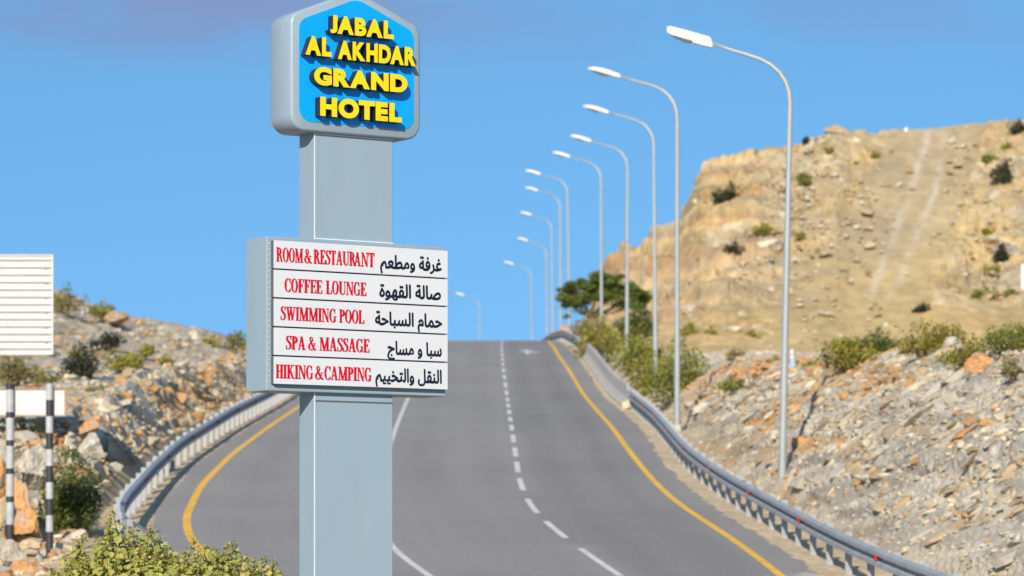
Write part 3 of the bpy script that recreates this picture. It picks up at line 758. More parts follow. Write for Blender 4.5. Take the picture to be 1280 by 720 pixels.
def text_pieces(s):
    """outlines of a text filled one by one, so that overlapping strokes of a glyph stay solid"""
    c = bpy.data.curves.new('t', 'FONT'); c.body = s; c.resolution_u = 6
    o = bpy.data.objects.new('t', c); COL.objects.link(o); bpy.context.view_layer.update()
    dg = bpy.context.evaluated_depsgraph_get(); cu = o.evaluated_get(dg).to_curve(dg)
    S = []
    for sp in cu.splines:
        B = [(tuple(b.co), tuple(b.handle_left), tuple(b.handle_right)) for b in sp.bezier_points]
        P = []
        for k in range(len(B)):
            a, hb, ha, d = (np.array(v) for v in (B[k][0], B[k][2], B[(k + 1) % len(B)][1], B[(k + 1) % len(B)][0]))
            for t in np.arange(6) / 6.0: P.append((1 - t) ** 3 * a + 3 * (1 - t) ** 2 * t * hb + 3 * (1 - t) * t * t * ha + t ** 3 * d)
        P = np.array(P)[:, :2]
        ar = .5 * np.sum(P[:, 0] * np.roll(P[:, 1], -1) - np.roll(P[:, 0], -1) * P[:, 1]); S.append((P, ar))
    o.to_curve_clear() if hasattr(o, 'to_curve_clear') else None
    bpy.data.objects.remove(o); bpy.data.curves.remove(c)
    sg = np.sign(max(S, key=lambda q: abs(q[1]))[1])
    def inside(p, P):
        x, y = p; n = False
        for k in range(len(P)):
            (x0, y0), (x1, y1) = P[k], P[(k + 1) % len(P)]
            if (y0 > y) != (y1 > y) and x < (x1 - x0) * (y - y0) / (y1 - y0) + x0: n = not n
        return n
    out = []
    for P, ar in S:
        if ar * sg <= 0: continue
        holes = [Q for Q, a2 in S if a2 * sg < 0 and inside(Q[0], P)]
        cv = bpy.data.curves.new('f', 'CURVE'); cv.dimensions = '2D'; cv.fill_mode = 'BOTH'
        for Q in [P] + holes:
            sp = cv.splines.new('POLY'); sp.points.add(len(Q) - 1); sp.use_cyclic_u = True
            for k, q in enumerate(Q): sp.points[k].co = (q[0], q[1], 0, 1)
        f = bpy.data.objects.new('f', cv); COL.objects.link(f); bpy.context.view_layer.update()
        me = bpy.data.meshes.new_from_object(f.evaluated_get(bpy.context.evaluated_depsgraph_get()))
        out.append((np.array([v.co[:] for v in me.vertices]), [list(p.vertices) for p in me.polygons]))
        bpy.data.objects.remove(f); bpy.data.curves.remove(cv); bpy.data.meshes.remove(me)
    return out
def arabic_mesh(s, parent, px0, px1, pyb, asc, plane):
    PC = text_pieces(shape_ar(s))
    x0, z0 = on_sign(px0, pyb, plane); x1, _ = on_sign(px1, pyb, plane)
    a = min(V[:, 0].min() for V, _ in PC) - .03; b = max(V[:, 0].max() for V, _ in PC) + .03; sc = asc * 30.3 / F / .76
    WW = []; FF = []; n0 = 0
    for i, (V, Fc) in enumerate(PC):
        Vy = np.where(V[:, 1] < 0, V[:, 1] * .72, V[:, 1])
        for q, (ox, oz) in enumerate(((0, 0), (.024, .022), (-.024, .022), (.024, -.022), (-.024, -.022), (0, .034), (0, -.034), (.034, 0), (-.034, 0))):
            WW.append(np.stack([x0 + (V[:, 0] + ox - a) / (b - a) * (x1 - x0), np.full(len(V), plane - .0012 - .00022 * q - .00007 * (i % 3)), z0 + (Vy + oz) * sc], -1))
            FF += [[k + n0 for k in f] for f in Fc]; n0 += len(V)
    return mesh_np('lettering', np.concatenate(WW), FF, M['ink'], parent)
SP = BY0 - .055      # front plane of the strips
xl, zt = on_sign(342, 300, SP); xr, _ = on_sign(556.5, 315, SP); _, zb = on_sign(341, 480.5, SP)
xr = 1.405
hh = (zt - zb) / 5
LINES = [
 ([('ROOM', 345.5, 378.5), ('&', 380, 389.5), ('RESTAUR', 392, 444), ('ANT', 442.5, 467.8)], 345.5, 326.8, 17.7, 'غرفة ومطعم', 475, 552, 334.6),
 ([('COFFEE', 355.7, 402.5), ('LOUNGE', 407.5, 457.5)], 355.7, 364.7, 16.8, 'صالة القهوة', 474, 551, 370.6),
 ([('SWIMMING', 350.5, 420), ('POOL', 424, 455)], 350.5, 399.8, 16.8, 'حمام السباحة', 468.5, 552.5, 405.6),
 ([('SPA', 357.2, 381.5), ('&', 385, 395), ('MASSAGE', 399.5, 461.5)], 357.2, 436.5, 16.8, 'سبا و مساج', 484, 552, 442.6),
 ([('HIKING', 344.8, 391), ('&', 393.5, 404), ('CAMPING', 405.5, 464)], 344.8, 472.5, 17.0, 'النقل والتخييم', 469, 552, 476.2)]
for k, (words, p0x, p0y, cap, ar, ax, bx, ab) in enumerate(LINES):
    z1 = zt - k * hh - (0 if k == 0 else .006); z0 = zt - (k + 1) * hh + .006
    mb = MB(); mb.box(xl, SP, z0, xr, BY0 - .001, z1, bev=.004)
    st = mb.build('message_strip', [M['white_strip'], M['strip_side']], sign)
    for p in st.data.polygons:
        if p.normal.y > -.5: p.material_index = 1
    mbj = None
    serif_mesh(words, st, p0x, p0y, words[-1][2], cap, SP)
    arabic_mesh(ar, st, ax, bx, ab, 17.5, SP)
mb = MB(); mb.box(xl - .022, BY0 - .006, -.004, xl - .012, BY0 + .001, .004)
rv = mb.build('rivet', M['glint_rivet'], dbox); rv.location = (0, 0, zb + .03)
for k in range(1, 26):
    c = rv.copy(); COL.objects.link(c); c.parent = dbox; c.location = (0, 0, zb + .03 + k * (zt - zb - .06) / 25)

# name box: house-shaped, rounded
def round_poly(P, rad, n=7):
    out = []; m = len(P)
    for i in range(m):
        p = Vector(P[i]); a = (Vector(P[i - 1]) - p); b = (Vector(P[(i + 1) % m]) - p); r = rad[i]
        ang = a.angle(b) / 2; t = min(r / math.tan(ang), a.length * .49, b.length * .49); r = t * math.tan(ang)
        pa = p + a.normalized() * t; pb = p + b.normalized() * t; c = p + (a.normalized() + b.normalized()).normalized() * (r / math.sin(ang))
        v0 = pa - c; v1 = pb - c; th = v0.angle_signed(v1)
        for k in range(n + 1):
            an = -th * k / n; v = Vector((v0.x * math.cos(an) - v0.y * math.sin(an), v0.x * math.sin(an) + v0.y * math.cos(an)))
            out.append((c + v)[:])
    return out
def house(x0, x1, z0, zs, za, r): return round_poly([(x0, z0), (x1, z0), (x1, zs), ((x0 + x1) / 2, za), (x0, zs)], r)
def prism(mb, outl, y0, y1, bev=0.0, mi=0):
    n = len(outl); c = np.mean(np.array(outl), 0)
    def ins(d):
        P = [Vector(p) for p in outl]; res = []
        for i in range(n):
            t = (P[(i + 1) % n] - P[i - 1]).normalized(); res.append(P[i] + Vector((-t.y, t.x)) * d)
        return res
    prof = [(y0, bev), (y0 + bev * .3, bev * .3), (y0 + bev, 0), (y1 - bev, 0), (y1 - bev * .3, bev * .3), (y1, bev)] if bev else [(y0, 0), (y1, 0)]
    rings = [[(p.x, y, p.y) for p in ins(d)] for y, d in prof]
    base = len(mb.v)
    for r in rings: mb.v += r
    for i in range(len(rings) - 1):
        for k in range(n):
            q = base + i * n; mb.f.append([q + k, q + n + k, q + n + (k + 1) % n, q + (k + 1) % n]); mb.m.append(mi)
    mb.f.append([base + k for k in range(n)]); mb.m.append(mi)
    q = base + (len(rings) - 1) * n; mb.f.append([q + k for k in range(n)][::-1]); mb.m.append(mi)
NB0 = -.062
mb = MB(); prism(mb, house(-.285, 1.128, 4.008, 5.085, 5.375, [.15, .15, .13, .20, .13]), NB0, .345, bev=.024)
nbox = mb.build('name_box', M['cladding'], sign); smooth_by_angle(nbox, 50)
mb = MB(); prism(mb, house(-.20, 1.048, 4.095, 5.035, 5.292, [.13, .13, .12, .22, .12]), NB0 - .006, NB0 + .01)
mb.build('blue_panel', M['blue'], nbox)
def letters(text, pxa, pxb, pyb, cap, offset, depth=.098, dz=0.0):
    pl = NB0 - .007 - depth
    x0, z0 = on_sign(pxa, pyb, pl); x1, _ = on_sign(pxb, pyb, pl)
    G = []; tot = 0
    VH, _, _ = text_geo('H', 0, offset); capu = VH[:, 1].max() - VH[:, 1].min(); bot = VH[:, 1].min()
    GAP = {'JA': -.03, 'AB': .02, 'BA': -.03, 'AL': .02, 'AK': .02, 'DA': -.07, 'AR': .02, 'RA': -.04, 'AN': .02, 'OT': -.04, 'TE': -.01}
    for i, ch in enumerate(text):
        V, Fc, Nn = text_geo(ch, .5, offset)
        if ch == 'J': V[:, 1] = bot + (V[:, 1] - V[:, 1].min()) / (V[:, 1].max() - V[:, 1].min()) * capu
        w = V[:, 0].max() - V[:, 0].min(); G.append((V, Fc, Nn, tot - V[:, 0].min()))
        tot += w + GAP.get(text[i:i + 2], .03) + .03
    tot -= .06; sx = (x1 - x0) / tot; H = cap * 29.9 / F; sz = H / capu
    for V, Fc, Nn, o in G:
        W = np.stack([x0 + (V[:, 0] + o) * sx, pl + depth / 2 - V[:, 2] * depth, z0 + (V[:, 1] - bot) * sz], -1)
        mi = [0 if nn[2] > .9 else 1 for nn in Nn]
        mesh_np('letter', W, Fc, [M['yellow'], M['letter_side']], nbox, midx=mi)
letters('JABAL', 412.8, 492.2, 41.0, 22.5, .055)
letters('AL', 382.0, 414.5, 68.0, 23.5, .055)
letters('AKHDAR', 422.4, 519.8, 73.5, 23.5, .055)
letters('GRAND', 392.7, 509.3, 105.5, 22.5, .062)
letters('HOTEL', 400.3, 502.2, 144.5, 23.8, .062)

# ------------------------------------------------------------------ street lamps
ARM = [(0, 130), (-1.5, 116), (-6, 103), (-14, 91), (-25, 81.5), (-38, 74.5), (-54, 69), (-78, 62), (-100, 54)]
def lamp_proto(square):
    root = thing('street_lamp', '', 'street lamp')
    k = 81.0 / F
    pts = [(0, 0, -2.4), (0, 0, 0), (0, 0, 3), (0, 0, 6), (0, 0, 8.5)]; rad = [.105, .105, .095, .082, .072]
    for i, (x, yy) in enumerate(ARM): pts.append((x * k, 0, (632 - yy) * k)); rad.append(.064 - .0035 * i)
    mb = MB(); mb.tube(pts, rad, n=14); p = mb.build('pole', M['pole'], root, smooth=True)
    mb = MB(); mb.box(-.16, -.16, -1.1, .16, .16, -.32, bev=.01); mb.build('base_plate', M['concrete'], root)
    ex, ez = -100 * k, (632 - 54) * k; an = math.atan2(14.5, 57)
    L = 1.17
    def P(u, w, v):   # along the head, across, up
        return (ex - u * math.cos(an) - v * math.sin(an) * -1 * -1, w, ez + u * math.sin(an) + v * math.cos(an))
    mb = MB(); rings = []
    if square:
        prof = [(-.02, .10, -.10, .11), (.02, .13, -.13, .14), (.5, .15, -.13, .15), (.52, .155, -.09, .155), (1.05, .16, -.07, .15), (1.13, .15, -.05, .12), (L, .10, -.03, .06)]
        for u, w, lo, hi in prof:
            rings.append([P(u, -w, lo), P(u, w, lo), P(u, w, hi * .6), P(u, w * .75, hi), P(u, -w * .75, hi), P(u, -w, hi * .6)])
    else:
        for u, w, lo, hi in [(-.03, .07, -.07, .07), (.06, .10, -.09, .10), (.25, .14, -.10, .14), (.5, .19, -.08, .17), (.8, .2, -.05, .16), (1.02, .16, -.02, .12), (1.12, .09, 0, .07), (L, .03, .02, .04)]:
            r = []
            for q in range(12):
                t = 2 * math.pi * q / 12; v = math.sin(t)
                r.append(P(u, w * math.cos(t), (hi if v > 0 else -lo) * v))
            rings.append(r)
    mb.sweep(rings); h = mb.build('lamp_head', M['head'], root)
    smooth_by_angle(h, 35)
    mb = MB(); rings = []
    for u, w, lo in ([(.54, .12, -.13), (.62, .14, -.17), (.8, .14, -.17), (1.0, .12, -.12), (1.06, .08, -.085)] if square else [(.45, .1, -.09), (.55, .14, -.13), (.75, .15, -.13), (.95, .1, -.07), (1.0, .06, -.04)]):
        rings.append([P(u, -w, lo + .09), P(u, -w * .8, lo + .01), P(u, 0, lo), P(u, w * .8, lo + .01), P(u, w, lo + .09)])
    mb.sweep(rings, closed=True); l = mb.build('lamp_lens', M['lens'], h)
    return root
def copy_tree(o, parent=None):
    c = o.copy(); COL.objects.link(c)
    if parent: c.parent = parent
    for ch in list(o.children): copy_tree(ch, c)
    return c
LG = 'street lamps along the right side of the road'
LAMPS = [  # pole column, head tip (px, py), distance, lean in px at top, label
 (977, 833, 38, 81, 11.5, 'grey street lamp with a boxy white head, tallest and nearest of the row'),
 (846.5, 735, 80.5, 109.5, 0, 'second tallest street lamp, its pole standing at the end of the rock cutting'),
 (819.5, 729, 128, 138, -2.5, 'street lamp whose pole drops into the right half of the big olive bush'),
 (783.5, 713, 166.5, 166.5, 1, 'street lamp whose pole crosses the dark green bush under the acacia'),
 (752, 690.5, 187, 195, -1, 'street lamp whose pole cuts through the middle of the acacia crown'),
 (712, 656.5, 209.5, 223.5, -3, 'street lamp at the crest, its pole brushing the left tip of the acacia'),
 (701, 656.5, 231, 252, -1, 'street lamp beyond the crest, just left of the acacia tree'),
 (691, 650, 262, 280.5, -2, 'street lamp beyond the crest with its head seventh lowest step of the row'),
 (684.5, 646.5, 295, 309, -2, 'street lamp rising where the yellow edge line vanishes over the crest'),
 (665.5, 629.5, 325, 337.5, -2, 'small street lamp standing alone above the painted road arrow'),
 (599.5, 569, 365, 366, 0, 'tiny farthest street lamp, nearest to the white strips of the hotel sign')]
LAMPS[7] = LAMPS[7][:5] + ('slim street lamp beyond the crest, fourth counting from the lowest and farthest lamp',)
protoA = lamp_proto(True); protoB = lamp_proto(False)
usedB = False
for i, (px, tx, ty, D, lean, lab) in enumerate(LAMPS):
    if i == 0: o = protoA
    elif not usedB: o = protoB; usedB = True
    else: o = copy_tree(protoB)
    X = (px - 640) / F * D
    zt_ = (HZ - ty) / F * D; zb_ = zt_ - 12.02
    want = (px + lean - tx) / F * D; have = (100 + 57) * 81 / F
    c = min(1.0, want / have)
    o.location = (X, D, zb_); o.rotation_euler = (0, R(0) + math.atan2(lean / F * D, 11.0), -math.acos(c) if c < 1 else 0)
    if c >= 1 and want / have > 1: o.scale = (min(1.08, want / have), 1, 1)
    o['label'] = lab; o['category'] = 'street lamp'; o['group'] = LG

# ------------------------------------------------------------------ guardrails and barrier
WB = [(0, .40), (.085, .44), (.085, .515), (-.02, .555), (-.02, .605), (.085, .645), (.085, .72), (0, .76)]
def guardrail(name_label, fx, y0, y1, side, spacing=2.0, group='guardrails beside the road', extend_right=0, refl=8.0, ztop=0.0, terminal=False):
    """side: +1 the road is towards +x of the rail, -1 towards -x"""
    ym = (y0 + y1) / 2
    root = thing('guardrail', name_label, 'guardrail', (float(fx(y0 + 2)), y0 + 2, float(zroad(y0 + 2))), 0, group)
    ox, oy, oz = root.location
    P = []
    y = y0
    while y <= y1:
        dx = float(fx(y + .3)) - float(fx(y - .3)); l = math.hypot(dx, .6)
        P.append((float(fx(y)), y, float(zroad(y)), .6 / l * side, -dx / l * side))
        y += .4 if y < 100 else 1.0
    if terminal:   # end sweeps down to the ground
        for i, p in enumerate(P):
            q = min(1, max(0, (p[1] - y0) / 2.2)); P[i] = (p[0], p[1], p[2] - .36 * (1 - q) ** 2, p[3], p[4])
    mb = MB(); rings = []
    for (x, y, z, nx, ny) in P:
        r = [(x + nx * (a + .07) - ox, y + ny * (a + .07) - oy, z + b - oz) for a, b in WB] + [(x + nx * (a + .062) - ox, y + ny * (a + .062) - oy, z + b - oz) for a, b in WB[::-1]]
        rings.append(r)
    mb.sweep(rings); mb.build('beam', M['galv'], root)
    # posts, one mesh shared by copies
    mb = MB()
    mb.box(-.055, -.07, -.35, .055, -.055, .80); mb.box(-.055, -.055, -.35, -.043, .05, .80); mb.box(.043, -.055, -.35, .055, .05, .80)
    mb.box(-.05, -.05, .50, .05, .066, .70)
    post = mb.build('post', M['galv_post'], root); first = True
    mr_ = MB(); mr_.box(-.045, .078, .552, .045, .165, .638, bev=.01); rf = mr_.build('reflector', M['reflector'], root); ff = True
    d = 0; nextp = .3; nextr = 1.3
    npost = 0
    for i in range(1, len(P)):
        a, b = P[i - 1], P[i]; seg = math.dist(a[:3], b[:3])
        while nextp <= d + seg:
            t = (nextp - d) / seg; x, y, z = (a[k] + (b[k] - a[k]) * t for k in range(3))
            o = post if first else post.copy()
            if not first: COL.objects.link(o); o.parent = root
            first = False
            o.location = (x - ox, y - oy, z - oz); o.rotation_euler = (0, 0, math.atan2(-b[3], b[4]))
            o.rotation_euler = (0, 0, math.atan2(b[4], b[3]) - math.pi / 2); nextp += spacing; npost += 1
        while nextr <= d + seg:
            t = (nextr - d) / seg; x, y, z = (a[k] + (b[k] - a[k]) * t for k in range(3))
            o = rf if ff else rf.copy()
            if not ff: COL.objects.link(o); o.parent = root
            ff = False
            o.location = (x - ox, y - oy, z - oz); o.rotation_euler = (0, 0, math.atan2(b[4], b[3]) - math.pi / 2); nextr += refl
        d += seg
    if terminal:
        x, y, z, nx, ny = P[0]
        mb = MB(); mb.box(-.17, -.06, .02, .17, .12, .72, bev=.03); e = mb.build('end_shoe', M['galv'], root)
        e.location = (x - ox, y - oy, z - oz + .2); e.rotation_euler = (R(-12), 0, math.atan2(ny, nx) - math.pi / 2)
    return root
guardrail('long grey guardrail with red reflectors below the rock cutting on the right', railR, 50.5, 128, -1)
guardrail('grey guardrail bending in a curve along the left edge of the road', railL, 63.4, 190, 1, terminal=True, refl=8.0)
guardrail('short guardrail curving over the crest beyond the concrete barrier', railR, 178, 300, -1)

def barrier():
    root = None
    prof = [(-.30, -.25), (-.30, .08), (-.24, .12), (-.11, .36), (-.08, .84), (.08, .84), (.11, .36), (.24, .12), (.30, .08), (.30, -.25)]
    mb = MB(); rings = []
    for y in np.arange(129.5, 177.6, 1.0):
        x = float(railR(y)) + .1; z = float(zroad(y)); e = 1.0 if y > 132 else .45 + .55 * (y - 129.5) / 2.5
        rings.append([(x + a, y, z + (b if b < .2 else .12 + (b - .12) * e)) for a, b in prof])
    mb.sweep(rings)
    o = mb.build('concrete_barrier', M['concrete']); tag(o, 'long plain concrete safety barrier between two guardrails on the right', 'barrier')
barrier()

# ------------------------------------------------------------------ signs on the left, seen from behind
def ribbed_board():
    D = 81.0; k = D / F
    xr_ = (66.5 - 640) * k; z0, z1 = (HZ - 443) * k, (HZ - 319) * k; w = 2.9
    root = thing('road_sign', 'large white ribbed back of a road sign above the hillside, cut by the left edge', 'sign', (xr_ - w / 2, D, float(h_left(np.array(xr_ - w / 2), np.array(D)))), 0)
    ox, oy, oz = root.location
    mb = MB(); mb.box(-w / 2, 0, z0 - oz, w / 2, .03, z1 - oz, bev=.006); b = mb.build('panel', M['board'], root)
    mb = MB(); n = 13; hgt = z1 - z0
    for i in range(n):
        z = z0 - oz + hgt * (.055 + i * .0745)
        mb.box(-w / 2 + .01, -.035, z - .012, w / 2 - .03, -.001, z + .012)
    mb.build('ribs', M['board_rib'], b)
    mb = MB()
    mb.box(-w / 2, -.04, z1 - oz - .02, w / 2, .0, z1 - oz + .012); mb.box(w / 2 - .03, -.04, z0 - oz, w / 2 + .004, .0, z1 - oz - .021); mb.box(-w / 2, -.04, z0 - oz - .01, w / 2 - .031, .0, z0 - oz + .02)
    mb.build('frame', M['board'], b)
    for i in range(1, 12, 2):
        z = z0 - oz + hgt * (.055 + i * .0745)
        mb = MB(); mb.box(w / 2 - .22, -.05, z - .03, w / 2 - .16, -.036, z - .005); mb.build('clip', M['board_rib'], b)
    for x in (-w / 2 + .25, w / 2 - 1.50):
        mb = MB(); mb.tube([(x, -.10, -.5), (x, -.10, z1 - oz - .05)], .055, 12); mb.build('post', M['galv'], root, smooth=True)
        for zz in (z0 - oz + .13, z1 - oz - .16):
            mb = MB(); mb.box(x - .08, -.17, zz - .025, x + .08, -.036, zz + .025, bev=.006); mb.build('clamp', M['blk_paint'], root)
ribbed_board()
def striped_sign():
    D = 66.0; k = D / F; xa, xb = (12.5 - 640) * k, (62 - 640) * k
    zg = (HZ - 683) * k; z0, z1 = (HZ - 520) * k, (HZ - 484) * k
    root = thing('road_sign', 'small white sign board back on two black and white striped posts', 'sign', ((xa + xb) / 2, D, zg), 0)
    ox, oy, oz = root.location
    mb = MB(); mb.box((-10 - 640) * k - ox, .07, z0 - oz, (83 - 640) * k - ox, .095, z1 - oz, bev=.005); b = mb.build('panel', M['board'], root)
    mb = MB(); x0_, x1_ = (-10 - 640) * k - ox, (83 - 640) * k - ox
    mb.box(x0_, .04, z1 - oz - .045, x1_ + .01, .069, z1 - oz + .012); mb.box(x0_, .04, z0 - oz - .01, x1_, .069, z0 - oz + .025); mb.box(x1_ - .05, .04, z0 - oz + .026, x1_ + .01, .069, z1 - oz - .046); mb.box(x0_, .04, z0 - oz + .026, x0_ + .035, .069, z1 - oz - .031)
    mb.build('frame', M['frame_tan'], b)
    mb = MB(); mb.box((31 - 640) * k - ox, .036, z1 - oz - .02, (50 - 640) * k - ox, .0395, z1 - oz + .012); mb.build('rust_patch', M['rust'], b)
    for x, zb_, thr in ((xa - ox, .15, .085), (xb - ox, 0, .078)):
        # painted bands
        zz = zb_ - .4; top = z1 - oz + .06; edges = [zb_ - .4, zb_ + .02 + .27]; 
        L = (top - zb_ - .27) / 9.0; seg = [(zb_ - .4, zb_ + .30, 1)]
        q = zb_ + .30; c = 0
        while q < top:
            L_ = .34 if x > 0 else (.12 if c else .46)
            seg.append((q, min(q + L_, top), c)); q += L_; c ^= 1
        mb = MB()
        for a, e, m_ in seg: mb.tube([(x, 0, a), (x, 0, e)], thr, 14, mi=m_)
        p = mb.build('post', [M['wht_post'], M['blk_paint']], root); smooth_by_angle(p, 50)
    return root
striped_sign()
# small things of the far right
def panel_right():
    X, D, z = place(1279, 366, 100, 235)
    D = 150.0; k = D / F; X = (1276 - 640) * k; z0, z1 = (HZ - 362) * k, (HZ - 330) * k; zg = float(h_right(np.array(X), np.array(D)))
    root = thing('signboard', 'white board cut by the right edge in front of the tan hill', 'sign', (X + .6, D, zg), 0)
    mb = MB(); mb.box(-.6, 0, z0 - zg, .6, .04, z1 - zg, bev=.006); mb.build('panel', M['board'], root)
    for x in (.1, .5):
        mb = MB(); mb.tube([(x, .09, -.4), (x, .09, z1 - zg)], .04, 10); mb.build('post', M['galv'], root)
panel_right()
def marker_post():
    X, D, z = place(990.5, 465, 70, 130); k = D / F; h = 28 * k
    root = thing('marker_post', 'slim white and light blue marker post beside the nearest lamp pole', 'marker post', (X, D, z), 0)
    mb = MB(); mb.box(-.055, -.04, -.4, .055, .04, h * .6, bev=.01); mb.build('lower_post', M['light_blue'], root)
    mb = MB(); mb.box(-.062, -.045, h * .6 + .001, .02, .045, h, bev=.01); mb.build('cap', M['head'], root)
    mb = MB(); mb.box(-.064, -.048, h * .74, .0, -.0455, h * .80); mb.build('reflector', M['reflector'], root)
marker_post()
def drum():
    D = 232.0; k = D / F; X = (706 - 640) * k; z0 = float(zroad(D)) - .05
    root = thing('traffic_drum', 'orange topped white traffic drum behind the guardrail at the crest', 'traffic drum', (X, D, z0), 0)
    mb = MB(); mb.tube([(0, 0, 0), (0, 0, .06), (0, 0, .065), (0, 0, .86)], [.34, .34, .29, .25], 18); mb.build('body', M['head'], root, smooth=False)
    mb = MB(); mb.tube([(0, 0, .861), (0, 0, 1.0), (0, 0, 1.06), (0, 0, 1.1)], [.262, .26, .2, .07], 18); mb.build('top_cap', M['orange'], root)
drum()

# ------------------------------------------------------------------ rocks
ICO = None
def ico(sub):
    import bmesh
    bm = bmesh.new(); bmesh.ops.create_icosphere(bm, subdivisions=sub, radius=1.0)
    V = np.array([v.co[:] for v in bm.verts]); bm.verts.index_update(); Fc = np.array([[v.index for v in f.verts] for f in bm.faces]); bm.free(); return V, Fc
V1, F1 = ico(1); V2, F2 = ico(2); V3, F3 = ico(5)
rng = np.random.default_rng(12)
def rock_shape(V, r, ax, rot, rough=.3, cuts=5):
    """angular rock: a sphere cut by random planes, stretched"""
    P = V.copy()
    for _ in range(cuts):
        n = r.normal(size=3); n /= np.linalg.norm(n); d = r.uniform(.35, .75); q = P @ n
        P = P - np.maximum(q - d, 0)[:, None] * n
    P = P * (1 + rough * (r.random((len(P), 1)) - .5) * .4)
    P = P * np.array(ax)
    c, s = math.cos(rot), math.sin(rot); ti = r.uniform(-.4, .4); ct, st_ = math.cos(ti), math.sin(ti)
    P = P @ np.array([[1, 0, 0], [0, ct, st_], [0, -st_, ct]]) @ np.array([[c, s, 0], [-s, c, 0], [0, 0, 1]])
    return P
def rubble():
    VV = []; FF = []; TT = []; n0 = 0
    def put(X, Y, Z, size, tint):
        nonlocal n0
        P = rock_shape(V1, rng, (size * rng.uniform(.7, 1.5), size * rng.uniform(.7, 1.4), size * rng.uniform(.4, .9)), rng.uniform(0, 6.3), .35, 4)
        VV.append(P + np.array([X, Y, Z])); FF.append(F1 + n0); TT.append(np.tile(tint * rng.uniform(.82, 1.18), (len(P), 1))); n0 += len(P)
    def pick(po, pt, pp):
        r = rng.random(); return ORG if r < po else TAN if r < po + pt else PALE if r < po + pt + pp else GREY
    # left slope and cut
    for _ in range(6500):
        Y = 60 + 108 * rng.random() ** 1.25; d = .2 + rng.random() ** 1.6 * (3 + .2 * (Y - 40)); X, Z = on_grid('L', Y, d)
        u = 640 + F * X / Y
        if u < -60: continue
        if fbm(np.array(X * .3), np.array(Y * .15), 3, 5) < .42 and d > 2.5: continue
        s = rng.choice([.06, .10, .16, .25], p=[.4, .36, .19, .05]) * rng.uniform(.7, 1.3)
        put(X, Y, Z + s * .15, s, pick(.30 if d < 3 else .15, .28, .2))
    # right cutting: broken chunks all over the face
    for _ in range(10500):
        Y = 54 + 68 * rng.random(); d = .5 + rng.random() * 7.4
        X, Z = on_grid('R', Y, d); s = rng.choice([.045, .075, .12, .19], p=[.34, .38, .22, .06]) * rng.uniform(.7, 1.3)
        oz = float(org_zone(np.array(Y), np.array(d))); q = .05 + .5 * oz
        if d < 1.4: s *= .6
        put(X, Y, Z - s * .12, s, pick(q, .26 + .15 * oz, .2) * .97)
    # tilted slabs that stick out of the face along the bedding
    for _ in range(1400):
        Y = 56 + 60 * rng.random(); d = 1.0 + rng.random() * 6.8
        X, Z = on_grid('R', Y, d); L_ = rng.choice([.2, .34, .52], p=[.54, .36, .10]) * rng.uniform(.8, 1.25)
        P = rock_shape(V2, rng, (L_, L_ * rng.uniform(.7, 1.3), L_ * rng.uniform(.22, .4)), 0, .1, 9)
        an = math.radians(rng.normal(27, 6)); ca, sa = math.cos(an), math.sin(an)
        P = P @ np.array([[ca, 0, sa], [0, 1, 0], [-sa, 0, ca]])
        oz = float(org_zone(np.array(Y), np.array(d))); tint = pick(.03 + .45 * oz, .24 + .15 * oz, .2)
        VV.append(P + np.array([X + .05, Y, Z - .02])); FF.append(F2 + n0); TT.append(np.tile(tint * rng.uniform(.8, 1.15), (len(P), 1)) * (.8 + .4 * fbm(P[:, 0] * 6 + X, P[:, 2] * 9 + Y, 2, 3))[:, None]); n0 += len(P)
    # plateau behind the cutting and foot of the hill
    for _ in range(900):
        Y = 110 + 130 * rng.random(); u = rng.uniform(840, 1300); X = (u - 640) / F * Y
        if X < float(railR(Y)) + 2: continue
        put(X, Y, float(h_right(np.array(X), np.array(Y))) + .03, rng.uniform(.08, .3), pick(.1, .4, .3))
    # scree on the hill
    for cx, cy, sx_, sy_, n in ((1030, 250, 45, 45, 420), (1000, 215, 30, 40, 200), (930, 230, 50, 40, 260), (1235, 230, 30, 60, 330), (1250, 330, 35, 35, 220), (960, 400, 60, 25, 260), (900, 330, 50, 60, 260), (1045, 172, 25, 10, 120),
                              (1000, 300, 60, 50, 260), (1255, 165, 20, 15, 120)):
        for _ in range(int(n * .6)):
            u = rng.normal(cx, sx_); py = rng.normal(cy, sy_)
            if u < 770 or u > 1330 or py > 438: continue
            ys = float(np.interp(u, SKY_R[:, 0], SKY_R[:, 1]))
            if py < ys + 2: continue
            X, Y, Z = place(u, py, 238, 300)
            s = rng.choice([.16, .26, .4, .65], p=[.42, .36, .18, .04]) * rng.uniform(.7, 1.3)
            put(X, Y, Z + s * .25, s * .8, pick(.05, .5, .3))
    o = mesh_np('rock_rubble', np.concatenate(VV), np.concatenate(FF), M['boulder'], tint=np.concatenate(TT)); struct(o, 'stuff')
rubble()
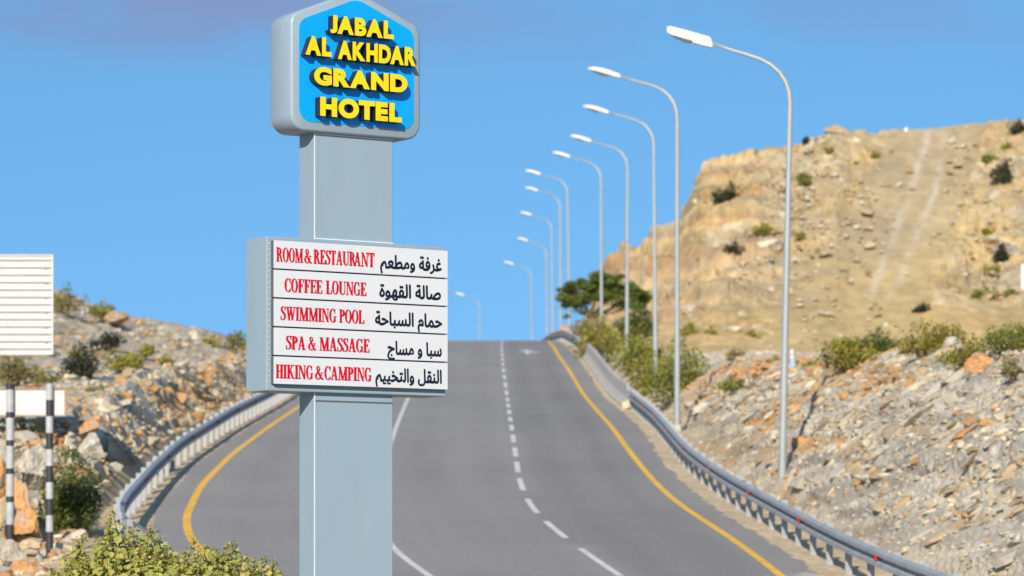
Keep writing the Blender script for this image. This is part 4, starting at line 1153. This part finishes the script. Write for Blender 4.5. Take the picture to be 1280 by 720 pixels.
def boulder(px, pyb, wpx, hpx, tint, label, group, D=None, seed=0, deep=.8, flat=False):
    r = np.random.default_rng(seed + int(px) * 7 + int(pyb))
    if D: X = (px - 640) / F * D; Y = D; Z = (HZ - pyb) / F * D
    else: X, Y, Z = place(px, pyb)
    k = Y / F; w = wpx * k / 2; h = hpx * k
    P = rock_shape(V3 if wpx > 30 else V2, r, (1, 1, 1), 0, .02, 14)
    f1 = np.array([fbm(P[:, 0] * 2 + 5, P[:, 1] * 2 + P[:, 2] * 1.7, 4, 3)]).T
    P = P * (1 + (f1 - .5) * .5)
    c1, c2, ca, cb, _, _ = worley(P[:, 0] * 2.2 + P[:, 1], P[:, 2] * 2.6 + P[:, 1] * .8, 5 + seed)
    P = P * (1 + (ca - .5)[:, None] * .16 - .10 * sstep(.12, 0, c2 - c1)[:, None])
    cellmix = (cb > .72)[:, None]
    P = P / np.array([np.abs(P[:, 0]).max(), np.abs(P[:, 1]).max(), 1]); zlo, zhi = P[:, 2].min(), P[:, 2].max()
    P[:, 2] = (P[:, 2] - zlo) / (zhi - zlo)
    P = P * np.array([w, w * deep, h * 1.3]) - np.array([0, 0, h * .3])
    t = np.where(cellmix, .5 * np.array(tint) + .5 * np.array([.40, .36, .30]), np.array(tint)) * (.7 + .6 * fbm(P[:, 0] * 3 / w + 3, P[:, 2] * 3 / w, 4, seed))[:, None]
    o = mesh_np('boulder', P, F3 if wpx > 30 else F2, M['boulder'], tint=t, loc=(X, Y, Z)); tag(o, label, 'rock', group); return o
BG = 'large rocks at the roadside'
boulder(22, 655, 62, 60, ORG * 1.15, 'big orange boulder between the two striped sign posts', BG, D=69.5)
boulder(38, 600, 60, 46, GREY * 1.15, 'big grey rock stacked on top of the orange boulder', BG, D=71)
boulder(4, 612, 40, 40, ORG * 1.1, 'orange rock at the left edge beneath the white sign board', BG, D=71.5)
boulder(6, 650, 24, 30, TAN * 1.2, 'yellowish tan rock at the left edge beside the orange boulder', BG, D=69)
boulder(12, 700, 46, 26, GREY, 'grey slab lying below the striped post at the left edge', BG, D=64.2)
boulder(32, 724, 42, 26, ORG * 1.1, 'orange rock in the bottom left corner', BG, D=62.6)
boulder(40, 684, 40, 12, TAN * 1.2, 'flat tan slab between the feet of the striped posts', BG, D=65.2)
boulder(118, 566, 44, 26, GREY * 1.1, 'grey ledge of rock above the dark green bush', BG, D=78)
boulder(108, 545, 36, 20, ORG, 'orange slab on the left cut just above the grey ledge', BG, D=82)
boulder(100, 673, 26, 12, PALE, 'pale stone at the foot of the dark green bush', BG, D=66.5)
boulder(246, 428, 20, 16, PALE, 'pale pointed rock on the left skyline nearest the hotel sign', BG)
boulder(140, 404, 44, 15, BRN * 1.5, 'brown rock outcrop on the left skyline beside a round shrub', BG)
boulder(1232, 462, 52, 22, ORG * 1.1, 'red orange slab on top of the rock cutting', BG)
boulder(1188, 440, 30, 20, GREY * 1.1, 'grey pointed rock on top of the rock cutting', BG)
boulder(1137, 490, 20, 16, ORG, 'round orange rock on the face of the rock cutting', BG)
boulder(787, 512, 20, 12, SAND * 1.25, 'sandy yellow rock at the near end of the concrete barrier', BG, D=127.5)
HG = 'pale rocks on the tan hill'
boulder(962, 312, 34, 13, PALE * 1.1, 'flat pale slab at mid height of the tan hill', HG)
boulder(914, 420, 30, 12, PALE * 1.1, 'pale rock at the foot of the hill between two lamp poles', HG)
boulder(862, 395, 22, 14, PALE * 1.1, 'pale rock low on the hill just right of the second lamp pole', HG)
boulder(1133, 165, 6, 6, np.array([.8, .8, .8]), 'tiny white stone on the skyline of the tan hill', HG, D=299.5)
boulder(1262, 318, 50, 16, GREY * .9, 'grey overhanging ledge at the right edge of the hill', HG)

# ------------------------------------------------------------------ plants
PAL = {'olive': [(.37, .33, .05), (.30, .295, .05), (.44, .37, .07)], 'dry': [(.33, .28, .11), (.26, .24, .10), (.38, .32, .15)],
       'dark': [(.060, .070, .038), (.078, .088, .046), (.045, .054, .032)], 'green': [(.27, .29, .06), (.20, .24, .05), (.34, .33, .08)],
       'mid': [(.155, .185, .05), (.125, .16, .045), (.20, .215, .06)], 'acacia': [(.17, .21, .04), (.13, .18, .035), (.22, .25, .055)]}
def leaves(blobs, n, size, pal, r, flat=0.0, elong=1.6):
    """n leaf quads spread through the blobs' volume; returns verts, faces, tints"""
    vol = np.array([b[3] * b[4] * b[5] for b in blobs]); pick_ = r.choice(len(blobs), n, p=vol / vol.sum())
    B = np.array(blobs)[pick_]
    d = r.normal(size=(n, 3)); d /= np.linalg.norm(d, axis=1)[:, None]
    rad = r.random(n) ** .42
    C = B[:, :3] + d * rad[:, None] * B[:, 3:6]
    a = r.normal(size=(n, 3)); a[:, 2] = a[:, 2] * (1 - flat) ; a /= np.linalg.norm(a, axis=1)[:, None]
    b = r.normal(size=(n, 3)); b -= (b * a).sum(1)[:, None] * a; b /= np.linalg.norm(b, axis=1)[:, None]
    s = size * r.uniform(.6, 1.4, n)[:, None]
    a = a * s * elong * .5; b = b * s * .5
    bend = np.cross(a, b); bend = bend / (np.linalg.norm(bend, axis=1)[:, None] + 1e-9) * s * .15
    V = np.stack([C - a, C - b * .9 + bend, C + a, C + b * .9 + bend], 1).reshape(-1, 3)
    i = np.arange(n)[:, None] * 4
    Fq = i + np.array([[0, 1, 2, 3]])
    P = np.array(PAL[pal]); 
    bt = r.uniform(.75, 1.25, len(blobs))[pick_]
    T = P[r.integers(0, len(P), n)] * (bt * r.uniform(.75, 1.25, n))[:, None]
    return V, Fq, np.repeat(T, 4, axis=0)
def shrub(px, pyb, wpx, hpx, pal, label, group, D=None, dens=1.0, seed=0, nb=9, name='shrub', cat='shrub', leafpx=2.6, spiky=0.0):
    r = np.random.default_rng(seed * 131 + int(px) * 3 + int(pyb))
    if D: X = (px - 640) / F * D; Y = D; Z = (HZ - pyb) / F * D
    else: X, Y, Z = place(px, pyb)
    k = Y / F; w = wpx * k / 2 * 1.18; h = hpx * k * 1.1
    root = thing(name, label, cat, (X, Y, Z), 0, group)
    blobs = []
    for i in range(nb):
        an = r.uniform(0, 6.28); q = r.random() ** .5 * .72; br = r.uniform(.20, .46)
        hz_ = h * (.22 + .55 * r.random() * (1 - q * .45))
        blobs.append((math.cos(an) * q * w, math.sin(an) * q * w * .8, hz_, w * br, w * br, h * br * .75))
    blobs.append((0, 0, h * .3, w * .7, w * .6, h * .3)); blobs.append((w * .1, 0, h * .72, w * .3, w * .3, h * .28))
    leaf = max(leafpx * k, .035)
    n = int(min(5200, max(160, dens * 3.6 * (wpx * hpx) / (leafpx ** 2))))
    V, Fq, T = leaves(blobs, n, leaf, pal, r, elong=1.7 + spiky)
    V[:, 2] = np.maximum(V[:, 2], -.05)
    # stray sprigs that break the outline
    m = int(n * .08)
    an = r.uniform(0, 6.28, m); el = r.uniform(-.1, 1.5, m); q = r.uniform(.85, 1.18, m)
    C = np.stack([np.cos(an) * np.cos(el) * w * q * .8, np.sin(an) * np.cos(el) * w * .7 * q, h * (.36 + .55 * np.sin(el) * q)], 1)
    bl = [(c[0], c[1], c[2], leaf * 1.4, leaf * 1.4, leaf * 1.8) for c in C[:max(4, m // 6)]]
    V2_, F2_, T2_ = leaves(bl, m, leaf * .9, pal, r, elong=1.7 + spiky)
    o = mesh_np('foliage', np.concatenate([V, V2_]), np.concatenate([Fq, F2_ + len(V)]), M['leaf'], root, tint=np.concatenate([T, T2_]))
    mb = MB()
    for i in range(5):
        an = 6.28 * i / 5 + r.uniform(-.4, .4); q = r.uniform(.3, .6)
        mb.tube([(math.cos(an) * .05 * w, math.sin(an) * .05 * w, -.1 * h), (math.cos(an) * q * .5 * w, math.sin(an) * q * .5 * w, h * .3), (math.cos(an) * q * w, math.sin(an) * q * w, h * .62)], [.035 * w, .024 * w, .01 * w], 6)
    mb.build('stems', M['bark'], root)
    return root
G1 = 'shrubs on the rocky left hillside'
for i, a in enumerate([
 (82, 392, 40, 34, 'dry', 'thin dry shrub on the left skyline beside the ribbed white board', .45),
 (127, 398, 26, 20, 'olive', 'round olive shrub on the left skyline above the brown outcrop', 1),
 (132, 434, 40, 18, 'dark', 'flat dark shrub on the left hillside below the skyline', 1),
 (104, 474, 42, 40, 'dark', 'two-lobed dark green shrub, tallest on the left hillside', 1),
 (150, 464, 46, 24, 'olive', 'wide olive shrub just right of the two-lobed dark shrub', 1),
 (128, 494, 42, 12, 'green', 'low bright green mat of leaves above the left rock cut', 1),
 (182, 444, 24, 15, 'olive', 'small olive shrub high on the left slope, midway to the hotel sign', 1),
 (208, 456, 20, 13, 'olive', 'small olive shrub on the left slope closest to the rock cut rim', 1),
 (266, 434, 22, 13, 'olive', 'small olive shrub beside the pale pointed skyline rock', 1),
 (296, 442, 26, 28, 'green', 'upright green shrub touching the left side of the hotel sign', .7),
 (18, 482, 56, 40, 'dry', 'dry grey-green bush between the ribbed board and the small white board', .9),
 (95, 446, 22, 14, 'olive', 'small olive tuft directly above the two-lobed dark shrub', .8),
 (58, 478, 26, 13, 'green', 'green tuft beside the dry bush under the ribbed board', .8),
 (76, 388, 22, 24, 'olive', 'olive shrub hugging the right edge of the ribbed board', .9)]):
    shrub(a[0], a[1] + 2, a[2] * 1.22, a[3] * 1.12, a[4], a[5], G1, dens=a[6], seed=i)
shrub(22, 546, 70, 24, 'dark', 'dark scrub in the shade under the small white board', G1, D=83, seed=40)
shrub(88, 668, 76, 100, 'mid', 'big dark green roadside bush right of the striped posts', G1, D=70.5, seed=41, dens=1.6, name='bush', cat='bush', leafpx=3.0, nb=16)
G2 = 'bushes behind the concrete barrier'
for i, a in enumerate([
 (792, 428, 64, 46, 'mid', 'dark green bush under the acacia, crossed by a lamp pole', 188, 1.2),
 (742, 432, 58, 40, 'dry', 'dry olive bush at the foot of the acacia trunk', 192, .9),
 (757, 448, 72, 42, 'olive', 'yellow-green bush behind the far end of the concrete barrier', 178, 1),
 (788, 470, 78, 50, 'green', 'greener bush behind the middle of the concrete barrier', 156, 1),
 (814, 498, 78, 66, 'olive', 'olive bush behind the near end of the concrete barrier', 139, 1),
 (846, 514, 84, 84, 'green', 'largest yellow-green bush of the row, where the long right guardrail begins', 124, 1.1)]):
    shrub(*a[:6], G2, D=a[6], dens=a[7] * .85, seed=60 + i, name='bush', cat='bush', leafpx=2.8, nb=14)
G3 = 'shrubs along the rim of the rock cutting'
for i, a in enumerate([
 (1058, 464, 98, 38, 'olive', 'spreading olive shrub at the low end of the cutting rim'),
 (1100, 446, 60, 34, 'mid', 'darker green rounded shrub on the cutting rim'),
 (1153, 446, 92, 42, 'olive', 'biggest olive shrub on the cutting rim left of the grey pointed rock'),
 (1209, 460, 66, 38, 'olive', 'olive shrub between the grey pointed rock and the red slab'),
 (1258, 447, 84, 40, 'green', 'green shrub on the cutting rim at the right edge'),
 (1266, 476, 36, 26, 'dry', 'dry brownish shrub below the green one at the right edge'),
 (863, 422, 30, 18, 'olive', 'small olive shrub right beside the second lamp pole'),
 (888, 423, 22, 12, 'olive', 'low olive tuft a little right of the second lamp pole'),
 (938, 425, 28, 11, 'olive', 'low olive tuft at the hill foot midway between two lamp poles'),
 (919, 454, 26, 18, 'dry', 'dry straw-coloured tuft on the flat ground below the hill'),
 (967, 456, 32, 11, 'olive', 'flat olive tuft touching the nearest lamp pole'),
 (920, 490, 50, 18, 'green', 'green mat of leaves at the top of the cutting, left of the nearest lamp'),
 (1012, 462, 24, 9, 'olive', 'tiny olive tuft beside the white and blue marker post')]):
    shrub(*a[:6], G3, seed=80 + i)
G4 = 'shrubs scattered on the tan hill'
for i, a in enumerate([
 (912, 258, 38, 28, 'dark', 'large dark shrub high on the left face of the hill'),
 (916, 322, 32, 22, 'dark', 'dark grey shrub lower down the left face of the hill'),
 (1007, 182, 12, 10, 'dark', 'tiny dark shrub near the hill top beside the nearest lamp pole'),
 (1037, 192, 14, 9, 'olive', 'tiny olive shrub just below the rocky hill top'),
 (1093, 197, 14, 8, 'olive', 'tiny olive shrub at the top of the bare graded slope'),
 (1005, 232, 32, 16, 'green', 'olive green shrub beside the nearest lamp pole, upper hill'),
 (955, 293, 36, 14, 'olive', 'slanting olive shrub left of the nearest lamp pole, mid hill'),
 (1001, 299, 12, 8, 'olive', 'tiny olive tuft right of the nearest lamp pole, mid hill'),
 (1255, 233, 30, 34, 'dark', 'upright dark shrub near the right edge of the hill'),
 (1272, 171, 24, 20, 'dark', 'dark shrub on the skyline at the right edge'),
 (1260, 189, 22, 10, 'olive', 'olive shrub just below the dark skyline shrub'),
 (1237, 203, 28, 11, 'green', 'olive green shrub just above the upright dark shrub'),
 (1233, 294, 20, 9, 'olive', 'small olive tuft above the grey ledge at the right edge'),
 (1252, 330, 24, 24, 'dark', 'dark shrub growing beside the grey overhanging ledge'),
 (1230, 373, 38, 14, 'green', 'wide low green shrub near the right edge, lower hill'),
 (1263, 370, 24, 9, 'green', 'low green tuft just left of the white board'),
 (1240, 340, 26, 8, 'olive', 'flat olive tuft under the dark ledge shrub'),
 (1153, 393, 26, 14, 'dark', 'dark shrub shape added for a shadowed hole on the lower hill above the rim shrubs'),  # dark foliage put in for the shadow inside a hole
 (1122, 300, 5, 4, 'olive', 'speck of olive scrub between the pale tracks')]):
    if a[2] < 6: continue
    shrub(*a[:6], G4, seed=120 + i, leafpx=2.4)

def acacia():
    D = 206.0; k = D / F; X = (742 - 640) * k; zg = (HZ - 434) * k
    root = thing('acacia_tree', 'flat-topped green acacia tree behind the lamp poles at the crest', 'tree', (X, D, zg), 0)
    r = np.random.default_rng(5); mb = MB()
    H = (434 - 338) * k
    def P(px, py, dy=0): return ((px - 742) * k, dy, (434 - py) * k)
    mb.tube([P(730, 440), P(729, 424), P(732, 408), P(737, 395)], [.15, .12, .1, .085], 8)
    tips = [(706, 372), (718, 356), (735, 348), (755, 346), (775, 350), (795, 360), (803, 372), (760, 366), (780, 374), (722, 384)]
    for (x, y) in tips:
        dy = r.uniform(-1.6, 1.6); mx_, my_ = (737 + x) / 2 + r.uniform(-4, 4), (395 + y) / 2 + 6
        mb.tube([P(737, 396), P(mx_, my_, dy * .5), P(x, y, dy)], [.07, .045, .02], 6)
        for q in range(3):
            mb.tube([P(mx_, my_, dy * .5), P(x + r.uniform(-14, 14), y + r.uniform(-3, 10), dy + r.uniform(-.8, .8))], [.03, .01], 5)
    mb.build('trunk', M['bark'], root)
    blobs = []
    for i in range(85):
        x = r.uniform(703, 808); t = (x - 755) / 54; top = 341 + 18 * t * t + (6 if x > 790 else 0); y = top + r.random() ** 1.5 * 34 * (1 - .3 * abs(t))
        dy = r.uniform(-2.2, 2.2) * math.sqrt(max(.05, 1 - t * t)); p = P(x, y + 5, dy)
        blobs.append((p[0], p[1], p[2], r.uniform(.35, .75), r.uniform(.35, .75), r.uniform(.14, .30)))
    for i in range(12):
        p = P(r.uniform(700, 735), r.uniform(370, 396), r.uniform(-1, 1)); blobs.append((p[0], p[1], p[2], .3, .3, .16))
    V, Fq, T = leaves(blobs, 14000, .12, 'acacia', r, flat=.2)
    mesh_np('crown', V, Fq, M['leaf'], root, tint=T)
acacia()

# leafy bush in front of the road, in focus
def leaf_shape():
    # a lobed, slightly cupped leaf in the xy plane, stalk at the origin, length 1
    ring_ = [(0, 0), (.18, -.30), (.42, -.46), (.60, -.36), (.80, -.28), (1.0, 0), (.80, .28), (.60, .36), (.42, .46), (.18, .30)]
    V = [(.45, 0, -.07)] + [(x, y, .10 * abs(y) * 2 - .12 * x * x) for x, y in ring_]
    Fc = [(0, i, i + 1) for i in range(1, 10)] + [(0, 10, 1)]
    return np.array(V), np.array(Fc)
def front_bush():
    r = np.random.default_rng(77); D = 32.0; k = D / F
    X0 = (205 - 640) * k; zg = -1.8
    root = thing('bush', 'leafy yellow-green bush in sharp focus at the bottom, left of the hotel sign', 'bush', (X0, D, zg), 0)
    LV, LF = leaf_shape(); VV = []; FF = []; TT = []; n0 = 0; mb = MB()
    cols = np.array([(.52, .50, .13), (.43, .45, .12), (.56, .52, .14), (.58, .52, .16), (.36, .40, .11)])
    tops = [(78, 696), (94, 680), (101, 672), (108, 700), (128, 690), (137, 650), (141, 640), (146, 668), (160, 664), (164, 660), (172, 686), (184, 668), (190, 663), (199, 676), (210, 682), (222, 700), (232, 690),
            (243, 676), (255, 684), (268, 688), (282, 682), (288, 680), (300, 700), (312, 698), (330, 698), (342, 704), (118, 712), (152, 690), (176, 700), (207, 700), (262, 700), (318, 712), (86, 712), (236, 704), (290, 706), (345, 716),
            (66, 722), (70, 712), (130, 706), (165, 700), (196, 690)]
    def put(p, d, up, size, tint):
        nonlocal n0
        x = d / np.linalg.norm(d); y = np.cross(up, x); y /= (np.linalg.norm(y) + 1e-9); z = np.cross(x, y)
        P = LV * size; P = P[:, :1] * x + P[:, 1:2] * y + P[:, 2:3] * z + p
        VV.append(P); FF.append(LF + n0); TT.append(np.tile(tint, (len(P), 1))); n0 += len(P)
    for (tx, ty) in tops:
        for rep in range(4):
            dy = r.uniform(-.5, .5) if rep else r.uniform(-.2, .35)
            jx = 0 if rep == 0 else r.uniform(-9, 9); jy = 0 if rep == 0 else r.uniform(8, 40)
            top = np.array([(tx + jx - 205) * k, dy, (HZ - ty - jy) * k - zg])
            base = np.array([top[0] * .55 + r.uniform(-.15, .15), dy * .5, -.1]); mid = (base + top) / 2 + np.array([r.uniform(-.08, .08), r.uniform(-.08, .08), .1])
            mb.tube([tuple(base), tuple(mid), tuple(top)], [.014, .009, .004], 5)
            n = 95
            for i in range(n):
                t = 1 - (i / n) ** 1.4 * .75
                c = (1 - t) ** 2 * base + 2 * (1 - t) * t * mid + t * t * top
                an = i * 2.4 + r.uniform(-.5, .5); spread = .02 + .13 * min(1, (1 - t) * 6)
                c = c + np.array([math.cos(an), math.sin(an), 0]) * spread * r.uniform(.3, 1.3) + r.normal(size=3) * .012
                d = np.array([math.cos(an) * .8 + r.uniform(-.5, .5), math.sin(an) * .8, r.uniform(-1.1, .35)])
                upv = np.array([math.cos(an) * .5 + r.uniform(-.5, .5), math.sin(an) * .6 - .35, r.uniform(.1, .9)])
                sz = (.032 + .075 * min(1, (1 - t) * 7)) * r.uniform(.7, 1.25)
                put(c, d, upv, sz, cols[r.integers(0, 5)] * r.uniform(.7, 1.2))
            for i in range(30):   # bud clusters on the tip
                c = top + r.normal(size=3) * np.array([.022, .022, .026]) + np.array([0, 0, -.012])
                put(c, r.normal(size=3), r.normal(size=3), r.uniform(.014, .026), np.array([.46, .43, .14]) * r.uniform(.6, 1.2) if r.random() < .85 else np.array([.16, .08, .03]))
    mesh_np('foliage', np.concatenate(VV), np.concatenate(FF), M['leaf'], root, tint=np.concatenate(TT))
    mb.build('stems', M['bark'], root)
front_bush()
